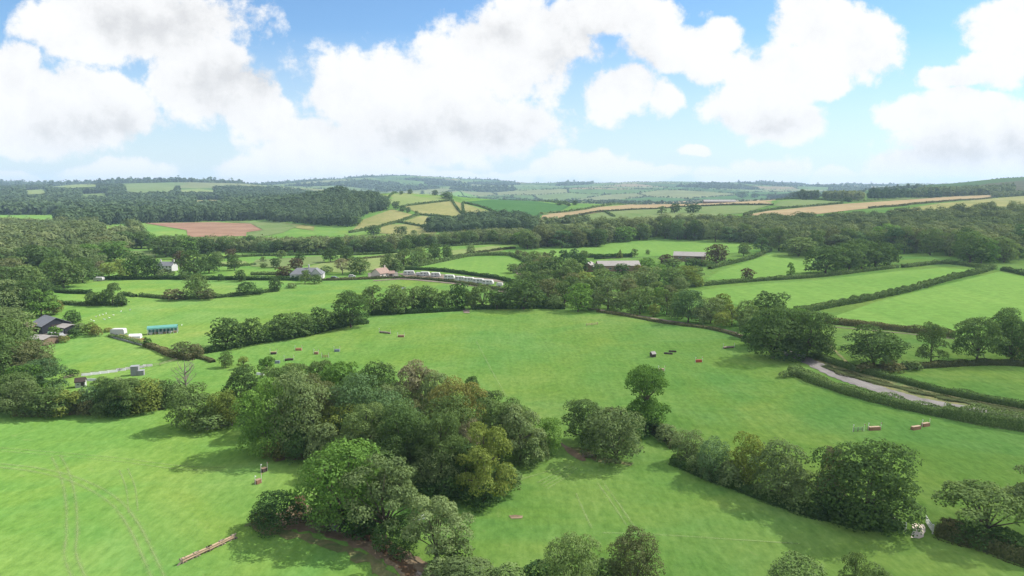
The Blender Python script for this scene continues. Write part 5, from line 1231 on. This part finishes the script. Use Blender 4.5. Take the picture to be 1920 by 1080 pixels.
def blob(px, py, rx, ry, rot=0.0):
    u, v_ = sky_uv(px, py)
    mp = nt.nodes.new('ShaderNodeMapping'); mp.vector_type = 'TEXTURE'
    mp.inputs['Location'].default_value = (u, v_, 0); mp.inputs['Scale'].default_value = (rx/1270*.94, ry/1270*.93, 1)
    mp.inputs['Rotation'].default_value = (0, 0, rot)
    nt.links.new(uvw, mp.inputs['Vector'])
    g = nt.nodes.new('ShaderNodeTexGradient'); g.gradient_type = 'SPHERICAL'; nt.links.new(mp.outputs[0], g.inputs[0]); return g.outputs['Fac']
def union(bl):
    a = None
    for b in bl:
        g = blob(*b); a = g if a is None else math_(nt, 'MAXIMUM', a, g)
    return a
CL = [(250, 40, 330, 130), (130, 200, 270, 120), (30, 140, 130, 100), (40, 235, 210, 90), (360, 130, 150, 130), (480, 205, 170, 90, -.6), (590, 285, 210, 110), (640, 332, 300, 50),
 (760, 180, 340, 130), (900, 120, 280, 130), (860, 240, 320, 100), (1010, 60, 210, 110), (1130, 30, 240, 70), (1260, 90, 190, 75), (1360, 70, 80, 50), (1165, 175, 110, 80), (1240, 190, 60, 60),
 (1320, 110, 90, 70), (700, 320, 120, 60), (480, 315, 130, 60), (210, 325, 180, 40), (20, 335, 130, 25),
 (1560, 70, 170, 90), (1500, 40, 90, 80), (1480, 140, 190, 90), (1400, 200, 140, 80), (1480, 225, 120, 50), (1610, 110, 110, 85), (1550, 160, 90, 50),
 (1890, 50, 130, 100), (1775, 150, 120, 42), (1860, 130, 120, 60), (1720, 215, 110, 50), (1850, 260, 270, 110), (1760, 310, 230, 60), (1800, 200, 160, 50),
 (1090, 305, 140, 52), (1030, 320, 80, 45), (1160, 320, 90, 40), (1440, 318, 130, 50), (1340, 332, 60, 35), (1570, 330, 80, 38), (1305, 287, 50, 20), (1240, 330, 100, 22), (860, 335, 120, 25), (960, 330, 100, 25), (1680, 325, 120, 40)]
D0 = union(CL)
# rest of the sky, out of the photograph: broken cloud as well, made thicker and brighter for fill light
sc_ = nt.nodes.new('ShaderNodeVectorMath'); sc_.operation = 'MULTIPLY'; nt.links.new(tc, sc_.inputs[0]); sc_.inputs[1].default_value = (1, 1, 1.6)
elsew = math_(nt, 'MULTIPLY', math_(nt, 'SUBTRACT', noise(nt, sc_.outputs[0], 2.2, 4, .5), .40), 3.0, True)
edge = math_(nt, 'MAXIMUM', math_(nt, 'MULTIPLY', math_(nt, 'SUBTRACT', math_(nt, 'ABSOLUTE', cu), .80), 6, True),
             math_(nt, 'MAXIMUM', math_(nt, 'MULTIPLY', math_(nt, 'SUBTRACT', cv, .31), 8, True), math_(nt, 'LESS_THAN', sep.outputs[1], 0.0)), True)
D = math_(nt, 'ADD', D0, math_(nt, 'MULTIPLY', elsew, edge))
den = math_(nt, 'ADD', D, math_(nt, 'MULTIPLY', math_(nt, 'SUBTRACT', nb, .5), 1.9))
mask = nt.nodes.new('ShaderNodeMapRange'); mask.interpolation_type = 'SMOOTHSTEP'
mask.inputs['From Min'].default_value = .22; mask.inputs['From Max'].default_value = .46; nt.links.new(den, mask.inputs[0])
# grey undersides: deep inside the cloud, and the big grey blotches of the overhead ones
GR = [(300, 40, 230, 80), (420, 150, 150, 80), (860, 250, 330, 70), (1090, 110, 190, 120), (190, 240, 230, 60), (1850, 290, 260, 60), (950, 60, 130, 60), (1440, 230, 150, 40)]
g0 = union(GR)
off = nt.nodes.new('ShaderNodeVectorMath'); off.operation = 'ADD'; nt.links.new(uv, off.inputs[0]); off.inputs[1].default_value = (.022, .026, 0)
nb2 = math_(nt, 'ADD', math_(nt, 'MULTIPLY', noise(nt, off.outputs[0], 8.0, 10, .60, .1), .62), math_(nt, 'MULTIPLY', noise(nt, off.outputs[0], 26.0, 8, .65, .0), .38))
rel = math_(nt, 'SUBTRACT', nb, nb2)            # lit side of the billows
gs = math_(nt, 'ADD', math_(nt, 'MULTIPLY', g0, .95), math_(nt, 'MULTIPLY', math_(nt, 'SUBTRACT', nl, .5), 1.2))
gs = math_(nt, 'ADD', gs, math_(nt, 'MULTIPLY', rel, -2.8))
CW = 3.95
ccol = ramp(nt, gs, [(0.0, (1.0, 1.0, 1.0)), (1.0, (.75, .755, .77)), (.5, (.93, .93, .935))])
ccs = nt.nodes.new('ShaderNodeVectorMath'); ccs.operation = 'SCALE'; nt.links.new(ccol, ccs.inputs[0]); nt.links.new(math_(nt, 'ADD', math_(nt, 'MULTIPLY', edge, CW*.62), CW), ccs.inputs['Scale'])  # clouds out of view are boosted beyond the visible ones as added fill
skm = nt.nodes.new('ShaderNodeVectorMath'); skm.operation = 'MULTIPLY'; nt.links.new(sky.outputs[0], skm.inputs[0]); skm.inputs[1].default_value = (.40, .525, .625)
skb = mixc(nt, math_(nt, 'MULTIPLY', math_(nt, 'SUBTRACT', 1.0, math_(nt, 'DIVIDE', cv, .22), True), .8), skm.outputs[0], (3.15, 3.45, 3.66))
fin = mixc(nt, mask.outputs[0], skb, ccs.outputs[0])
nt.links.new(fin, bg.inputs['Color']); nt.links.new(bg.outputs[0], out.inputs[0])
w.cycles.sampling_method = 'MANUAL'; w.cycles.sample_map_resolution = 512

cam = bpy.data.cameras.new('camera'); cam.sensor_width = 36; cam.lens = F/1920*36; cam.clip_start = .5; cam.clip_end = 40000
co = link('camera', cam); co.location = (0, 0, CAMZ); co.rotation_euler = (math.pi/2-T, 0, 0); sc.camera = co
sc.view_settings.view_transform = 'Standard'; sc.view_settings.look = 'None'; sc.view_settings.gamma = 1
sc.view_settings.exposure = EXPOSURE
sc.render.resolution_x, sc.render.resolution_y = 1024, 576
cy = sc.cycles; cy.max_bounces = 5; cy.diffuse_bounces = 3; cy.transmission_bounces = 3; cy.transparent_max_bounces = 6; cy.volume_bounces = 0; cy.glossy_bounces = 2
cy.use_denoising = True; cy.denoising_prefilter = 'NONE'; cy.use_adaptive_sampling = False; cy.caustics_reflective = False; cy.caustics_refractive = False; cy.sample_clamp_indirect = 4
